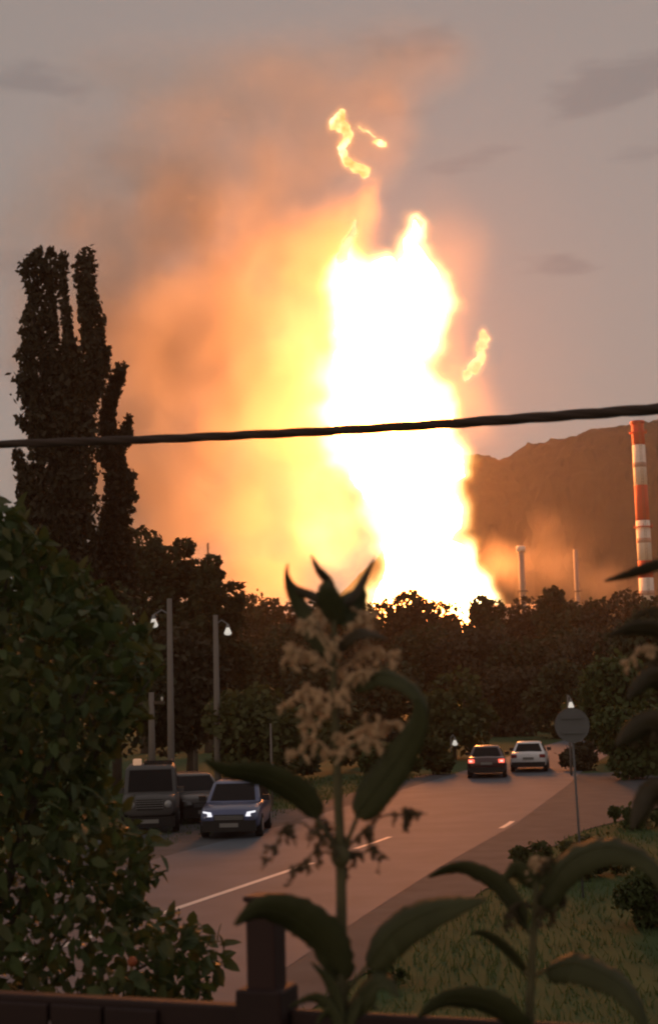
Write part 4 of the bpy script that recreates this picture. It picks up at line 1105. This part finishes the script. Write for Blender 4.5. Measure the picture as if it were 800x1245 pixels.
def leaf_shape(c, d, nrm, ln, wd):
    s = d.cross(nrm).normalized()
    dr = nrm * (-ln * .12)
    return [c, c + d * ln * .33 + s * wd * .5 + nrm * wd * .12, c + d * ln * .7 + s * wd * .36 + nrm * wd * .1 + dr * .5, c + d * ln + dr, c + d * ln * .7 - s * wd * .36 + nrm * wd * .1 + dr * .5, c + d * ln * .33 - s * wd * .5 + nrm * wd * .12, c + d * ln * .35, c + d * ln * .7 + dr * .5], \
        [(0, 1, 6), (1, 2, 7, 6), (2, 3, 7), (7, 3, 4), (6, 7, 4, 5), (0, 6, 5)]
def rand_dir(down=.3):
    d = Vector(rg.normal(size=3)); d.z -= down; return d.normalized()
for mm, cnt in ((m_shrub, 6000), (m_shrub2, 3600)):
    geos = []
    for p in shrub_pts(cnt):
        d = rand_dir(); nrm = (Vector(rg.normal(size=3)) + Vector((0, 0, 1.2))); nrm = (nrm - d * nrm.dot(d)).normalized()
        ln = rg.uniform(.045, .085)
        geos.append(leaf_shape(p - shrub.location, d, nrm, ln, ln * rg.uniform(.42, .6)))
    tag(mesh('foliage', *join(geos), mm, shrub, True), kind='stuff')
lmeshes = []
for i in range(5):
    ln = .05 + .006 * i
    v, f = leaf_shape(Vector(), Vector((1, 0, 0)), Vector((0, 0, 1)), ln, ln * (.45 + .03 * i))
    me = bpy.data.meshes.new('leaf'); me.from_pydata([tuple(p) for p in v], [], f); me.update()
    me.polygons.foreach_set('use_smooth', [True] * len(f)); me.materials.append(m_shrub if i % 2 else m_shrub2)
    lmeshes.append(me)
for p in shrub_pts(250, .72):
    o = bpy.data.objects.new('leaf', lmeshes[int(rg.integers(0, 5))])
    o.location = p - shrub.location - Vector((0, .15, 0)); o.rotation_euler = (rg.normal() * .6, .5 + rg.normal() * .6, rg.uniform(0, 6.28))
    link(o, shrub)
geos = []
trunk0 = Vector((0, 0, 0))
for p in shrub_pts(26, .3):
    q = p - shrub.location
    m1 = Vector((q.x * .25, q.y * .2, q.z * .45)); m2 = Vector((q.x * .65, q.y * .6, q.z * .8))
    geos.append(tube_geo(smooth_path([trunk0, m1, m2, q], 4), list(np.linspace(.016, .003, 13)), 6))
mesh('branches', *join(geos), m_bark, shrub, True)['kind'] = 'stuff'
m_fruit = mat('ripe_fruit', (0.30, 0.075, 0.03), 0.5, 0, 0.25, 40)
for px, py in ((161, 1170),):
    g_ = lathe_geo([(.002, -.016), (.011, -.011), (.0155, 0), (.011, .012), (.003, .016)], 12)
    mesh('fruit', *g_, m_fruit, shrub, True).location = at(px, py, 4.4) - shrub.location

# ------------------------------------------------------------------ grass on the verge
rg = np.random.default_rng(5)
geos_v = []
m_blade = leafmat('grass_blades', (0.082, 0.116, 0.046), .5, .8, .25, .5, .1)
def on_asphalt(x, y):
    return interp(ROAD_L, y) - 1.4 < x < interp(SH_R, y) + .25
cnt = 0
V = []
while cnt < 48000:
    y = 12 + 58 * rg.random() ** 1.7
    x = rg.uniform(-26, 26) * min(1, y / 45 + .25)
    if on_asphalt(x - .5 * rg.random() ** 2, y) and on_asphalt(x + .5 * rg.random() ** 2, y) and y < 70: continue
    z = ground_z(x, y) - .01
    h = rg.uniform(.05, .20) * (1.3 if mnoise.noise((x * .3, y * .3, 2)) > .15 else .8); a = rg.uniform(0, 6.28); w_ = rg.uniform(.006, .013) * (1 + y / 30)
    lx, ly = rg.normal() * h * .4, rg.normal() * h * .4
    V.append([(x - w_ * math.cos(a), y - w_ * math.sin(a), z), (x + w_ * math.cos(a), y + w_ * math.sin(a), z), (x + lx, y + ly, z + h)])
    cnt += 1
tag(quads('grass', np.array(V), m_blade, None, 3), 'rough grass growing on the verge beside the road', 'grass', None, 'stuff')
